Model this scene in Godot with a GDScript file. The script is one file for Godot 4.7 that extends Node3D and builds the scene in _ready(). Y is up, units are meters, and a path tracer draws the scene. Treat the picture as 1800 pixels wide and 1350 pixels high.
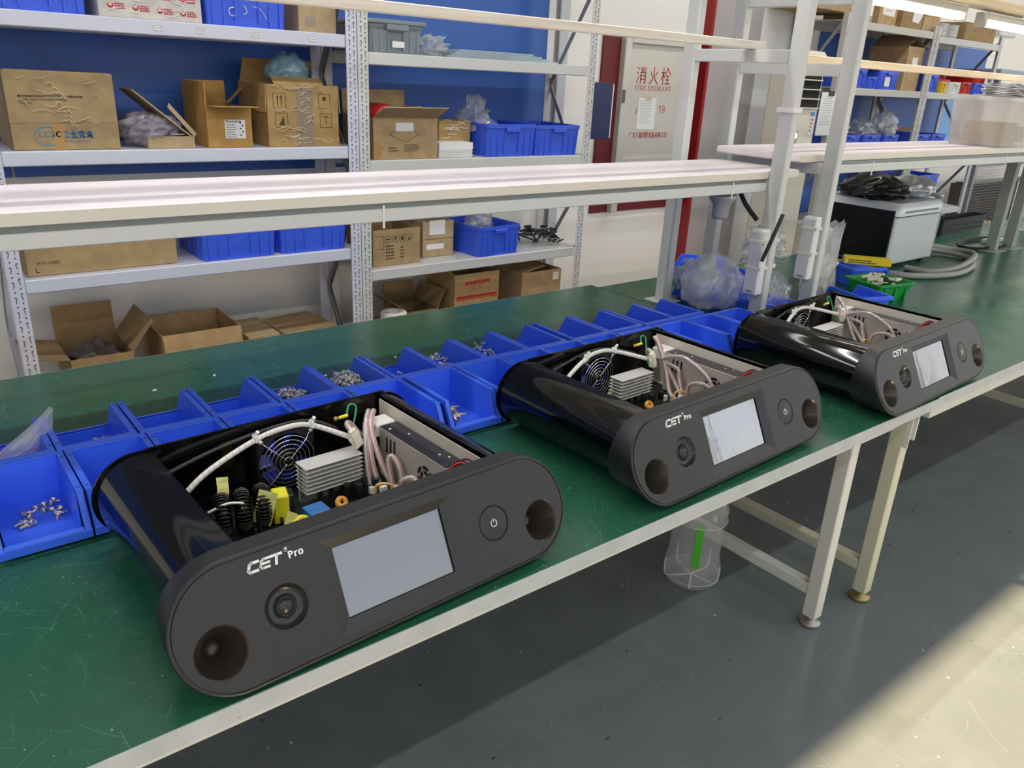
extends Node3D
# A workshop bench with three half-assembled consoles, parts bins, riser shelves and storage racks behind.

var rng := RandomNumberGenerator.new()
var X := Transform3D()          # current transform of the mesh helpers
var mats := {}
var taken := {}

# ------------------------------------------------------------------ mesh helpers
func mk(smooth := -1) -> SurfaceTool:
	var s := SurfaceTool.new()
	s.begin(Mesh.PRIMITIVE_TRIANGLES)
	s.set_smooth_group(smooth)
	return s

func tri(s: SurfaceTool, a: Vector3, b: Vector3, c: Vector3) -> void:
	s.add_vertex(X * a); s.add_vertex(X * c); s.add_vertex(X * b)

func quad(s: SurfaceTool, a: Vector3, b: Vector3, c: Vector3, d: Vector3) -> void:
	tri(s, a, b, c); tri(s, a, c, d)

func bx(s: SurfaceTool, c: Vector3, size: Vector3, b := 0.0) -> void:
	s.set_smooth_group(-1)
	var h := size / 2.0
	b = minf(b, minf(h.x, minf(h.y, h.z)) * 0.9)
	for ax in 3:
		for sg in [-1.0, 1.0]:
			var n := Vector3.ZERO; n[ax] = sg
			var u := Vector3.ZERO; u[(ax + 1) % 3] = 1.0
			var v := n.cross(u)
			var hu := absf(u.dot(h)) - b; var hv := absf(v.dot(h)) - b
			var o := c + n * absf(n.dot(h))
			quad(s, o - u * hu - v * hv, o + u * hu - v * hv, o + u * hu + v * hv, o - u * hu + v * hv)
	if b <= 0.0: return
	for ax in 3:
		for s1 in [-1.0, 1.0]:
			for s2 in [-1.0, 1.0]:
				var u := Vector3.ZERO; u[ax] = 1.0
				var p := Vector3.ZERO; p[(ax + 1) % 3] = s1
				var q := Vector3.ZERO; q[(ax + 2) % 3] = s2
				var hl := absf(u.dot(h)) - b
				var pa := p * (absf(p.dot(h))) + q * (absf(q.dot(h)) - b)
				var pb := p * (absf(p.dot(h)) - b) + q * (absf(q.dot(h)))
				if s1 * s2 > 0: quad(s, c + pa - u * hl, c + pb - u * hl, c + pb + u * hl, c + pa + u * hl)
				else: quad(s, c + pa + u * hl, c + pb + u * hl, c + pb - u * hl, c + pa - u * hl)
	for sx in [-1.0, 1.0]:
		for sy in [-1.0, 1.0]:
			for sz in [-1.0, 1.0]:
				var d := Vector3(sx, sy, sz)
				var a1 := c + Vector3(sx * h.x, sy * (h.y - b), sz * (h.z - b))
				var a2 := c + Vector3(sx * (h.x - b), sy * h.y, sz * (h.z - b))
				var a3 := c + Vector3(sx * (h.x - b), sy * (h.y - b), sz * h.z)
				if d.x * d.y * d.z > 0: tri(s, a1, a2, a3)
				else: tri(s, a1, a3, a2)

func bb(s: SurfaceTool, x0: float, x1: float, y0: float, y1: float, z0: float, z1: float, b := 0.0) -> void:
	bx(s, Vector3((x0 + x1) / 2, (y0 + y1) / 2, (z0 + z1) / 2), Vector3(x1 - x0, y1 - y0, z1 - z0), b)

# rings of points joined into a skin; rings run counter-clockwise as seen from the far end of the loft
func loft(s: SurfaceTool, rings: Array, cap0 := false, cap1 := false, smooth := 1, closed := true) -> void:
	s.set_smooth_group(smooth)
	for i in rings.size() - 1:
		var a: PackedVector3Array = rings[i]
		var b: PackedVector3Array = rings[i + 1]
		var n := a.size()
		for j in (n if closed else n - 1):
			var k := (j + 1) % n
			quad(s, a[j], a[k], b[k], b[j])
	s.set_smooth_group(-1)
	if cap0: fan(s, rings[0], true)
	if cap1: fan(s, rings[rings.size() - 1], false)

func fan(s: SurfaceTool, ring: PackedVector3Array, flip: bool) -> void:
	var c := Vector3.ZERO
	for p in ring: c += p
	c /= ring.size()
	for j in ring.size():
		var k := (j + 1) % ring.size()
		if flip: tri(s, c, ring[k], ring[j])
		else: tri(s, c, ring[j], ring[k])

func circ(c: Vector3, u: Vector3, v: Vector3, r: float, n: int) -> PackedVector3Array:
	var o := PackedVector3Array()
	for i in n:
		var a := TAU * i / n
		o.append(c + u * cos(a) * r + v * sin(a) * r)
	return o

func tube(s: SurfaceTool, pts: Array, r: float, n := 8, caps := true, loop := false) -> void:
	var rings := []
	var side := Vector3.ZERO
	var m := pts.size()
	for i in m:
		var p: Vector3 = pts[i]
		var a: Vector3 = pts[(i - 1 + m) % m] if loop else pts[maxi(i - 1, 0)]
		var b: Vector3 = pts[(i + 1) % m] if loop else pts[mini(i + 1, m - 1)]
		var t := (b - a).normalized()
		if side == Vector3.ZERO:
			side = t.cross(Vector3.UP if absf(t.y) < 0.9 else Vector3.RIGHT).normalized()
		side = (side - t * side.dot(t)).normalized()
		rings.append(circ(p, side, t.cross(side), r, n))
	if loop: rings.append(rings[0])
	loft(s, rings, caps and not loop, caps and not loop)

func spl(pts: Array, k := 6) -> Array:
	var o := []
	for i in pts.size() - 1:
		var p0: Vector3 = pts[maxi(i - 1, 0)]
		var p1: Vector3 = pts[i]
		var p2: Vector3 = pts[i + 1]
		var p3: Vector3 = pts[mini(i + 2, pts.size() - 1)]
		for j in k: o.append(p1.cubic_interpolate(p2, p0, p3, float(j) / k))
	o.append(pts[-1])
	return o

func lathe(s: SurfaceTool, prof: Array, n := 24, smooth := 1) -> void:   # profile of Vector2(r, y), bottom to top, outside
	var rings := []
	for p in prof: rings.append(circ(Vector3(0, p.y, 0), Vector3(0, 0, 1), Vector3(1, 0, 0), maxf(p.x, 0.00001), n))
	loft(s, rings, false, false, smooth)

func prism(s: SurfaceTool, poly: PackedVector2Array, z0: float, z1: float) -> void:   # counter-clockwise polygon in x, y
	if Geometry2D.is_polygon_clockwise(poly): poly.reverse()
	s.set_smooth_group(-1)
	var n := poly.size()
	for i in n:
		var a := poly[i]; var b := poly[(i + 1) % n]
		quad(s, Vector3(a.x, a.y, z1), Vector3(a.x, a.y, z0), Vector3(b.x, b.y, z0), Vector3(b.x, b.y, z1))
	var t := Geometry2D.triangulate_polygon(poly)
	for i in range(0, t.size(), 3):
		var a := poly[t[i]]; var b := poly[t[i + 1]]; var c := poly[t[i + 2]]
		if (b - a).cross(c - a) < 0:
			var q := b; b = c; c = q
		tri(s, Vector3(a.x, a.y, z1), Vector3(b.x, b.y, z1), Vector3(c.x, c.y, z1))
		tri(s, Vector3(a.x, a.y, z0), Vector3(c.x, c.y, z0), Vector3(b.x, b.y, z0))

func V2(a: Array) -> PackedVector2Array:
	var o := PackedVector2Array()
	for i in range(0, a.size(), 2): o.append(Vector2(a[i], a[i + 1]))
	return o

# a flat sheet of some thickness on four corners (counter-clockwise seen from its outside)
func sheet(s: SurfaceTool, a: Vector3, b: Vector3, c: Vector3, d: Vector3, t := 0.004) -> void:
	s.set_smooth_group(-1)
	var n := (b - a).cross(d - a).normalized() * t
	quad(s, a, b, c, d)
	quad(s, d - n, c - n, b - n, a - n)
	quad(s, a - n, b - n, b, a); quad(s, b - n, c - n, c, b); quad(s, c - n, d - n, d, c); quad(s, d - n, a - n, a, d)

# ------------------------------------------------------------------ objects
func numbered(called: String) -> String:
	if not taken.has(called):
		taken[called] = 0
		return called
	taken[called] += 1
	return "%s_%03d" % [called, taken[called]]

func thing(called: String, label: String, category: String, at := Vector3.ZERO, turn := 0.0, group := "") -> Node3D:
	var o := Node3D.new()
	o.name = numbered(called)
	add_child(o, true)
	o.position = at; o.rotation.y = turn
	tag(o, label, category, group)
	return o

func tag(o: Node3D, label: String, category: String, group := "") -> void:
	o.set_meta("label", label); o.set_meta("category", category)
	if group: o.set_meta("group", group)

func part(called: String, s: SurfaceTool, m: Material, parent: Node3D = null, label := "") -> MeshInstance3D:
	s.generate_normals()
	var o := MeshInstance3D.new()
	o.mesh = s.commit()
	o.material_override = m
	o.name = called if parent else numbered(called)
	(parent if parent else self).add_child(o, true)
	if label: o.set_meta("label", label)
	return o

func again(src: MeshInstance3D, parent: Node3D, xf: Transform3D) -> MeshInstance3D:
	var o := MeshInstance3D.new()
	o.mesh = src.mesh; o.material_override = src.material_override
	o.name = String(src.name)
	parent.add_child(o, true)
	o.transform = xf
	return o

func struct(called: String, s: SurfaceTool, m: Material, parent: Node3D = null) -> MeshInstance3D:
	var o := part(called, s, m, parent)
	if parent == null: o.set_meta("kind", "structure")
	return o

func copy(src: Node3D, at: Vector3, turn: float, label: String) -> Node3D:
	var o := src.duplicate()
	o.name = numbered(String(src.name).rstrip("0123456789").rstrip("_"))
	add_child(o, true)
	o.position = at; o.rotation = Vector3(0, turn, 0)
	o.set_meta("label", label)
	return o

# ------------------------------------------------------------------ materials
func mat(key: String, col: Color, rough := 0.6, metal := 0.0) -> StandardMaterial3D:
	if mats.has(key): return mats[key]
	var m := StandardMaterial3D.new()
	m.resource_name = key
	m.albedo_color = col; m.roughness = rough; m.metallic = metal
	mats[key] = m
	return m

func c8(r: int, g: int, b: int) -> Color: return Color8(r, g, b)

func noise_tex(freq: float, seed_: int, lo: Color, hi: Color, size := 256, normal := false, bump := 2.0, stretch := false) -> NoiseTexture2D:
	var n := FastNoiseLite.new()
	n.seed = seed_; n.frequency = freq; n.fractal_octaves = 4
	n.noise_type = FastNoiseLite.TYPE_SIMPLEX_SMOOTH
	var t := NoiseTexture2D.new()
	t.width = size; t.height = size; t.seamless = true; t.noise = n
	if normal:
		t.as_normal_map = true; t.bump_strength = bump
	else:
		var g := Gradient.new()
		g.set_color(0, lo); g.set_color(1, hi)
		t.color_ramp = g
	return t

func tri_map(m: StandardMaterial3D, scale: float, world := true) -> void:
	m.uv1_triplanar = true; m.uv1_world_triplanar = world
	m.uv1_scale = Vector3.ONE * scale

func scratch_image(size: int, base: Color, light: Color, count: int, specks: int, dark: int, seed_: int, longest := 160.0) -> ImageTexture:
	var r := RandomNumberGenerator.new(); r.seed = seed_
	var im := Image.create(size, size, false, Image.FORMAT_RGB8)
	im.fill(base)
	var n := FastNoiseLite.new(); n.seed = seed_; n.frequency = 0.008; n.fractal_octaves = 5
	var step := 4
	for y in range(0, size, step):
		for x in range(0, size, step):
			var v := n.get_noise_2d(x, y) * 0.09 * minf(1.0, minf(minf(x, size - x), minf(y, size - y)) / 120.0)
			im.fill_rect(Rect2i(x, y, step, step), Color(base.r * (1 + v), base.g * (1 + v * 0.8), base.b * (1 + v)))
	for i in count:
		var p := Vector2(r.randf() * size, r.randf() * size)
		var a := r.randf() * TAU
		var ln := 10.0 + pow(r.randf(), 3.0) * longest
		var w := r.randf_range(0.08, 0.6)
		var bend := r.randf_range(-0.006, 0.006)
		for k in int(ln):
			p += Vector2(cos(a), sin(a)); a += bend
			var x := posmod(int(p.x), size); var y := posmod(int(p.y), size)
			im.set_pixel(x, y, im.get_pixel(x, y).lerp(light, w))
	for i in specks:
		var x := r.randi() % (size - 6); var y := r.randi() % (size - 6)
		var k := 1 + r.randi() % 3
		im.fill_rect(Rect2i(x, y, k, k + r.randi() % 2), light.lerp(Color.WHITE, r.randf() * 0.6))
	for i in dark:
		var x := r.randi() % (size - 8); var y := r.randi() % (size - 8)
		im.fill_rect(Rect2i(x, y, 2 + r.randi() % 4, 1 + r.randi() % 2), base.darkened(0.6))
	return ImageTexture.create_from_image(im)

func card(key: String, col: Color) -> StandardMaterial3D:
	if mats.has(key): return mats[key]
	var m := mat(key, col, 0.82)
	m.albedo_texture = noise_tex(0.02, key.hash() % 1000, Color(0.86, 0.86, 0.86), Color(1, 1, 1), 256)
	tri_map(m, 2.5)
	return m

func clear(key: String, col: Color, alpha: float, rough := 0.12) -> StandardMaterial3D:
	if mats.has(key): return mats[key]
	var m := mat(key, Color(col.r, col.g, col.b, alpha), rough)
	m.transparency = BaseMaterial3D.TRANSPARENCY_ALPHA
	m.cull_mode = BaseMaterial3D.CULL_DISABLED
	return m

func glow(key: String, col: Color, e: float) -> StandardMaterial3D:
	if mats.has(key): return mats[key]
	var m := mat(key, col, 0.5)
	m.emission_enabled = true; m.emission = col; m.emission_energy_multiplier = e
	return m

# ------------------------------------------------------------------ writing
const GLYPH := {
	"消": "1,9 2,8.2;.6,6.5 1.7,5.8;.5,.8 2.2,4;6.5,9.6 6.5,6.8;4.2,9 5.2,7.4;8.8,9 7.8,7.4;4.2,6.5 4.2,.3;4.2,6.5 8.8,6.5 8.8,.8 7.8,.6;4.2,4.6 8.8,4.6;4.2,2.7 8.8,2.7",
	"火": "5,9.6 5,6 3.5,2.5 1,.4;5,5 6.5,2.5 9.3,.4;2,7 2.8,5;8.2,7.2 6.8,5.2",
	"栓": ".4,7 4,7;2.2,9.6 2.2,.3;2.2,6.5 .4,3;2.4,5.8 3.8,4.2;6.6,9.6 4.3,6;6.6,9.4 9.6,6.2;5.2,5.2 8.4,5.2;5.2,3 8.4,3;6.8,5.2 6.8,.8;4.6,.8 9.4,.8",
	"广": "5,9.8 5.4,8.6;1.2,8.2 9.2,8.2;1.8,8.2 1.6,3.5 .6,.4",
	"东": "1,8.3 9,8.3;4.5,9.8 2.4,5.2 8.4,5.2;5.4,6.8 5.4,.4 4.4,1;3.2,3.6 1.2,1.4;7.2,3.6 9,1.6",
	"万": ".8,8.6 9.2,8.6;4.2,8.6 3.6,4 1,.4;4,5.6 8,5.6 7.4,.8 5.8,1.2",
	"城": ".4,6.4 3.4,6.4;1.9,9.2 1.9,2;.2,1.6 3.6,2.6;4.2,7.8 9.6,7.8;4.2,7.8 4,3 3,.4;4.4,5 6,5 5.8,2.2 5,2.6;6.6,9.6 7.4,4 9.4,.5 9.6,2;8.8,6.2 7.4,2.6 5.8,.6",
	"防": ".8,9 .8,.3;.8,9 3,9 1.9,6 3,4 1.6,3;6.5,9.8 7,8.4;4,7.8 9.6,7.8;6,7.8 5.6,3.6 3.6,.4;5.8,5.2 8.8,5.2 8.4,.8 7,1",
	"设": "1.4,9.4 2.4,8.2;.4,6.4 2.2,6.4 2.2,1 3.4,2.2;4.8,9.2 4.8,7.2 3.8,5.8;4.8,9.2 7.8,9.2 7.8,6.6 9.4,6.4;4,5 8.6,5 6.6,2 3.8,.4;5,4.2 9.4,.4",
	"备": "4,9.8 1.4,6.4;3.4,8.6 7.4,8.6 4.6,6 .6,4.6;3,7.4 9.4,4.8;2.2,4.2 2.2,.2;2.2,4.2 7.8,4.2 7.8,.2;2.2,2.2 7.8,2.2;2.2,.3 7.8,.3;5,4.2 5,.3",
	"有": ".6,8 9.4,8;4.4,9.8 3,5.8 .6,3.2;3.2,5.8 3.2,.2;3.2,5.8 8,5.8 8,.8 6.8,.8;3.2,4 8,4;3.2,2.4 8,2.4",
	"限": ".8,9 .8,.2;.8,9 3,9 1.9,6 3,4 1.6,3;4.4,9 8.4,9 8.4,5 4.4,5;4.4,7 8.4,7;4.4,9 4.4,.6 6.2,1.8;6,5 7.2,2.4 9.6,.4;9,3.8 7.4,2.6",
	"公": "3.8,9.2 2.8,6.4 .8,4.4;6,9.2 7.4,6.4 9.4,4.6;4.4,5.2 2.2,1 7.8,1.4;6.4,3 8.4,.4",
	"司": "1,8.8 8.8,8.8 8.8,.8 7.2,1;1.2,6.8 6.8,6.8;1.8,5 1.8,1.8;1.8,5 6,5 6,1.8;1.8,2 6,2",
	"立": "5,9.8 5.4,8.2;1.2,7.8 8.8,7.8;3,6.6 3.8,2;7.2,6.8 6.2,1;.6,.8 9.4,.8",
	"创": "3.2,9.6 .4,5.4;3.2,9.2 6,6;1.8,5.8 4.6,5.8 4.6,3.4 3.6,3.6;1.8,5.8 1.8,.8 5.4,.8 5.4,2;7,8 7,3;9,9.6 9,.6 7.8,1",
	"商": "5,9.8 5,8.8;.8,8.4 9.2,8.4;3.2,8 4,6.8;6.8,8 6,6.8;1.2,6.4 1.2,.2;1.2,6.4 8.8,6.4 8.8,.6 7.8,.6;4.2,6 3,4.4;5.8,6 7.2,4.4;3.2,3.6 3.2,1.2;3.2,3.6 6.8,3.6 6.8,1.2;3.2,1.4 6.8,1.4",
}

func strokes(s: SurfaceTool, data: String, o: Vector3, w: float, h: float, pen: float) -> void:   # thin raised strokes in the plane z = o.z
	for line in data.split(";"):
		var last := Vector2.INF
		for pr in line.split(" "):
			var q := pr.split(",")
			var p := Vector2(q[0].to_float() / 10.0 * w, q[1].to_float() / 10.0 * h)
			if last != Vector2.INF:
				var d := (p - last).normalized() * pen / 2
				var n := Vector2(-d.y, d.x)
				ink(s, o, last - d - n, p + d - n, p + d + n, last - d + n)
			last = p

func ink(s: SurfaceTool, o: Vector3, a: Vector2, b: Vector2, c: Vector2, d: Vector2) -> void:
	var q := [a, b, c, d]
	var z := Vector3(0, 0, 0.0006)
	var p := []
	for v in q: p.append(o + Vector3(v.x, v.y, 0))
	quad(s, p[0] + z, p[1] + z, p[2] + z, p[3] + z)
	for i in 4: quad(s, p[i], p[(i + 1) % 4], p[(i + 1) % 4] + z, p[i] + z)

func hanzi(s: SurfaceTool, text: String, o: Vector3, w: float, h: float, step: float, pen: float) -> void:
	for i in text.length():
		strokes(s, GLYPH[text[i]], o + Vector3(step * i, 0, 0.0001), w, h, pen)

func words(text: String, height: float, m: Material, parent: Node3D, at: Vector3, rot := Vector3.ZERO, called := "lettering", serif := false, bold := false, stretch := 1.0, slant := 0.0) -> MeshInstance3D:
	var t := TextMesh.new()
	var f := SystemFont.new()
	f.font_names = PackedStringArray(["Droid Serif" if serif else "Droid Sans"])
	f.font_weight = 700 if bold else 400
	t.font = f; t.text = text; t.font_size = 64; t.pixel_size = height / 46.0
	t.depth = 0.0008; t.curve_step = 3.0
	t.horizontal_alignment = HORIZONTAL_ALIGNMENT_LEFT; t.vertical_alignment = VERTICAL_ALIGNMENT_BOTTOM
	var o := MeshInstance3D.new()
	o.mesh = t; o.material_override = m; o.name = called
	parent.add_child(o, true)
	var b := Basis.from_euler(rot)
	o.transform = Transform3D(b * Basis(Vector3(stretch, 0, 0), Vector3(slant, 1, 0), Vector3(0, 0, 1)), at)
	return o

# rows of short dashes where print is too small to read
func print_lines(s: SurfaceTool, x0: float, y0: float, z: float, w: float, rows: int, lead: float, pen: float, r: RandomNumberGenerator) -> void:
	for i in rows:
		var x := x0
		while x < x0 + w * (1.0 if i % 3 else 0.8):
			var ln := r.randf_range(0.4, 1.2) * lead
			bb(s, x, minf(x + ln, x0 + w), y0 - i * lead, y0 - i * lead + pen, z, z + 0.0006)
			x += ln + lead * 0.25

# ------------------------------------------------------------------ scene
func _ready() -> void:
	rng.seed = 7
	var cam := Camera3D.new()
	cam.name = "camera"
	cam.position = Vector3(0, 1.6406, 0.9488)
	cam.rotation = Vector3(-0.37403, -0.68484, 0.05126)
	cam.fov = 51.97
	cam.near = 0.05; cam.far = 60.0
	cam.current = true
	add_child(cam)
	var env := Environment.new()
	var sky := Sky.new()
	var sm := ProceduralSkyMaterial.new()
	sm.sky_top_color = Color(0.74, 0.80, 0.90); sm.sky_horizon_color = Color(0.95, 0.94, 0.92)
	sm.ground_bottom_color = Color(0.35, 0.34, 0.32); sm.ground_horizon_color = Color(0.6, 0.6, 0.58)
	sm.sky_energy_multiplier = 1.35; sm.ground_energy_multiplier = 0.9
	sky.sky_material = sm
	env.background_mode = Environment.BG_SKY
	env.sky = sky
	env.tonemap_mode = Environment.TONE_MAPPER_LINEAR
	env.tonemap_exposure = 1.22
	env.sdfgi_enabled = true; env.ssao_enabled = true; env.ssil_enabled = true
	var we := WorldEnvironment.new()
	we.name = "world"
	we.environment = env
	add_child(we)
	var sun := DirectionalLight3D.new()
	sun.name = "sun"
	add_child(sun)
	sun.look_at_from_position(Vector3(0.6, 2.0, 3.03), Vector3.ZERO, Vector3.UP)
	sun.light_color = Color(1.0, 0.86, 0.68); sun.light_energy = 6.6
	sun.light_angular_distance = 0.6; sun.shadow_enabled = true
	room()
	benches()
	risers()
	racks()
	consoles()
	bins()
	rack_goods()
	bench_clutter()
	far_end()

func tube_lamp(label: String, at: Vector3, length: float, watts: float, hang := true) -> void:
	var t := thing("tube_light", label, "light", at)
	var s := mk()
	bb(s, -length / 2, length / 2, 0.0, 0.03, -0.03, 0.03, 0.004)
	bb(s, -length / 2 - 0.01, -length / 2, -0.035, 0.03, -0.028, 0.028, 0.003)
	bb(s, length / 2, length / 2 + 0.01, -0.035, 0.03, -0.028, 0.028, 0.003)
	part("housing", s, mat("lamp_housing", c8(205, 202, 192), 0.5), t)
	s = mk()
	tube(s, [Vector3(-length / 2, -0.018, 0), Vector3(length / 2, -0.018, 0)], 0.014, 12)
	part("tube", s, glow("tube_glow", Color(1.0, 0.99, 0.97), 2.5), t)
	if hang:
		s = mk()
		for x in [-length * 0.4, length * 0.4]:
			tube(s, [Vector3(x, 0.03, 0), Vector3(x, 3.9 - at.y, 0)], 0.004, 6)
		part("hanger", s, mat("lamp_housing", Color.WHITE), t)
	var l := AreaLight3D.new()
	l.name = "tube_lamp"
	l.area_size = Vector2(length, 0.04)
	l.light_color = Color(1.0, 0.99, 0.975); l.light_energy = watts
	l.area_range = 30.0
	l.shadow_enabled = true
	t.add_child(l, true)
	l.position = Vector3(0, -0.04, 0)
	l.rotation = Vector3(-PI / 2, 0, 0)

func room() -> void:
	var white := mat("wall_white", c8(243, 241, 236), 0.75)
	white.normal_enabled = true
	white.normal_texture = noise_tex(0.05, 3, Color.BLACK, Color.WHITE, 256, true, 1.0); white.normal_scale = 0.15
	tri_map(white, 2.0)
	var s := mk()
	bb(s, -5, 13, -0.1, 0, -2.6, 4.4)
	var fl := mat("floor_epoxy", c8(255, 255, 255), 0.2)
	fl.albedo_texture = scratch_image(1024, Color8(104, 113, 116), Color8(140, 146, 146), 300, 40, 60, 11)
	fl.normal_enabled = true
	fl.normal_texture = noise_tex(0.012, 5, Color.BLACK, Color.WHITE, 512, true, 1.4); fl.normal_scale = 0.12
	tri_map(fl, 0.45)
	struct("floor", s, fl)
	s = mk()
	bb(s, -5, 13, 4.0, 4.1, -2.6, 4.4)
	struct("ceiling", s, mat("ceiling_grey", c8(205, 206, 206), 0.8))
	s = mk(); bb(s, -5, 13, 0, 4.0, -2.6, -2.45)
	struct("wall_back", s, white)
	s = mk(); bb(s, -5.1, -5, 0, 4.0, -2.6, 4.4)
	struct("wall_left", s, white)
	# right wall with a wide window
	s = mk()
	bb(s, 13, 13.1, 0, 1.0, -2.6, 4.4); bb(s, 13, 13.1, 2.7, 4.0, -2.6, 4.4)
	for z in [-2.6, 0.0, 2.2]: bb(s, 13, 13.1, 1.0, 2.7, z, z + 0.4)
	struct("wall_right", s, white)
	# front wall behind the camera: a band of windows
	s = mk()
	bb(s, -5, 13, 0, 0.9, 4.2, 4.4); bb(s, -5, 13, 2.73, 4.0, 4.2, 4.4)
	for x in [-5.0, -1.4, 2.0, 5.4, 8.8, 12.2]: bb(s, x, x + 0.25, 0.9, 2.73, 4.2, 4.4)
	struct("wall_front", s, white)
	for i in 5:
		s = mk()
		var x0 := [-4.75, -1.15, 2.25, 5.65, 9.05][i] as float
		var wd: float = 3.35 if i == 0 else 3.15
		var fm := mat("window_frame", c8(190, 192, 194), 0.4, 0.3)
		bb(s, x0, x0 + wd, 0.9, 0.95, 4.26, 4.34); bb(s, x0, x0 + wd, 2.69, 2.73, 4.3, 4.34)
		for k in 3: bb(s, x0 + k * (wd - 0.045) / 2, x0 + k * (wd - 0.045) / 2 + 0.045, 0.95, 2.69, 4.26, 4.34)
		struct("window_%d" % (i + 1), s, fm)
	# blue boards along the back wall
	var blue := mat("board_blue", c8(56, 102, 184), 0.42)
	var edges := [[-4.9, -2.2], [-2.19, 0.4], [0.41, 2.895]]
	for i in 3:
		s = mk(); bb(s, edges[i][0], edges[i][1], 1.21, 2.9, -2.45, -2.435, 0.002)
		struct("trim_%d" % (i + 1), s, blue)
	s = mk(); bb(s, 5.38, 8.07, 1.3, 2.04, -2.45, -2.435, 0.002)
	struct("trim_4", s, blue)
	s = mk(); bb(s, 5.25, 6.95, 0.7, 1.295, -2.45, -2.435, 0.002)
	struct("trim_5", s, blue)
	s = mk(); bb(s, 2.9, 2.93, 0.0, 3.6, -2.45, -2.41, 0.002)
	struct("trim_6", s, mat("trim_grey", c8(120, 116, 112), 0.5))
	s = mk(); bb(s, 2.935, 3.0, 0.0, 3.6, -2.45, -2.40, 0.004)
	struct("trim_7", s, mat("trim_pale", c8(196, 200, 206), 0.4))
	# white pier and red-edged hydrant bay
	s = mk(); bb(s, 4.118, 4.143, 0.0, 3.4, -2.45, -2.38, 0.003)
	struct("trim_8", s, mat("red_paint", c8(148, 22, 26), 0.5))
	s = mk(); bb(s, 4.144, 4.62, 0.0, 3.4, -2.45, -2.39)
	struct("trim_9", s, mat("pier_grey", c8(176, 170, 172), 0.7))
	# ceiling lamps
	var k := 0
	for z in [-1.2, 1.4, 3.2]:
		for x in [-2.0, 1.2, 4.4, 7.6, 10.8]:
			tube_lamp("%s ceiling tube light from the left in the row over the %s" % [["first", "second", "third", "fourth", "fifth"][k % 5], ["riser", "aisle", "windows"][k / 5]], Vector3(x, 3.3, z), 2.4, 1.7)
			k += 1

# ------------------------------------------------------------------ benches
func benches() -> void:
	var top := mat("bench_green", Color.WHITE, 0.34)
	top.albedo_texture = scratch_image(2048, Color8(38, 90, 69), Color8(136, 178, 155), 4200, 520, 140, 21, 95.0)
	top.roughness_texture = noise_tex(0.01, 8, Color(0.55, 0.55, 0.55), Color(1, 1, 1), 256)
	top.roughness_texture_channel = BaseMaterial3D.TEXTURE_CHANNEL_GRAYSCALE
	tri_map(top, 0.62)
	var edge := mat("bench_edge", Color.WHITE, 0.55)
	edge.albedo_texture = scratch_image(512, Color8(168, 173, 175), Color8(140, 137, 124), 90, 40, 90, 31, 60.0)
	tri_map(edge, 2.2)
	var steel := mat("paint_grey", c8(196, 198, 192), 0.45)
	for b in 2:
		var x0: float = [-1.2, 2.535][b]
		var x1: float = [2.53, 9.2][b]
		var zb: float = [-1.605, -1.56][b]
		var zf: float = [0.0, -0.004][b]
		var t := thing("workbench", ["long green-topped workbench carrying the consoles and blue bins", "further green-topped workbench beyond the joint, carrying the grey machine"][b], "workbench")
		var s := mk()
		bb(s, x0, x1, 0.745, 0.75, zb, zf - 0.002, 0.001)
		part("top_mat", s, top, t)
		s = mk(); bb(s, x0, x1, 0.715, 0.745, zb, zf - 0.003)
		part("board", s, mat("chipboard", c8(150, 130, 100), 0.8), t)
		s = mk(); bb(s, x0, x1, 0.715, 0.7495, zf - 0.003, zf, 0.0008)
		part("edge_band", s, edge, t)
		s = mk(); bb(s, x0, x1, 0.715, 0.7495, zb - 0.003, zb, 0.0008)
		part("edge_band", s, edge, t)
		var zl := -0.05 if b == 0 else -0.03
		s = mk()
		bb(s, x0 + 0.04, x1 - 0.04, 0.655, 0.714, zl - 0.045, zl - 0.005, 0.002)
		part("apron", s, steel, t)
		s = mk()
		bb(s, x0 + 0.04, x1 - 0.04, 0.655, 0.714, zb + 0.06, zb + 0.1, 0.002)
		part("apron", s, steel, t)
		for x in ([-1.0, 2.132, 2.405] if b == 0 else [4.6, 6.9, 9.0]):
			for z in [zl if x < 2.3 else -0.028, zb + 0.15]:
				s = mk(); bb(s, x, x + 0.045, 0.034, 0.714, z - 0.046, z, 0.003)
				part("leg", s, steel if x < 2.3 else mat("paint_greenish", c8(188, 190, 168), 0.45), t)
				s = mk()
				X = Transform3D(Basis(), Vector3(x + 0.0225, 0, z - 0.023))
				lathe(s, [Vector2(0.0, 0.0), Vector2(0.03, 0.0), Vector2(0.034, 0.004), Vector2(0.034, 0.012), Vector2(0.031, 0.016), Vector2(0.012, 0.018), Vector2(0.01, 0.034), Vector2(0, 0.034)], 24)
				X = Transform3D()
				part("foot", s, mat("foot_metal" if x < 2.3 else "foot_brass", c8(150, 150, 145) if x < 2.3 else c8(150, 138, 84), 0.35, 0.7), t)
			s = mk(); bb(s, x + 0.003, x + 0.042, 0.11, 0.15, zb + 0.15, (zl if x < 2.3 else -0.028) - 0.046, 0.003)
			part("brace", s, steel if x < 2.3 else mat("paint_greenish", Color.WHITE), t)
	var s := mk()
	bb(s, 2.405, 2.41, 0.60, 0.714, -0.028, -0.012); bb(s, 2.44, 2.447, 0.62, 0.714, -0.028, -0.012)
	var br := part("joint_bracket", s, steel)
	tag(br, "small painted bracket under the bench edge where two tables meet", "bracket")

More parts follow.
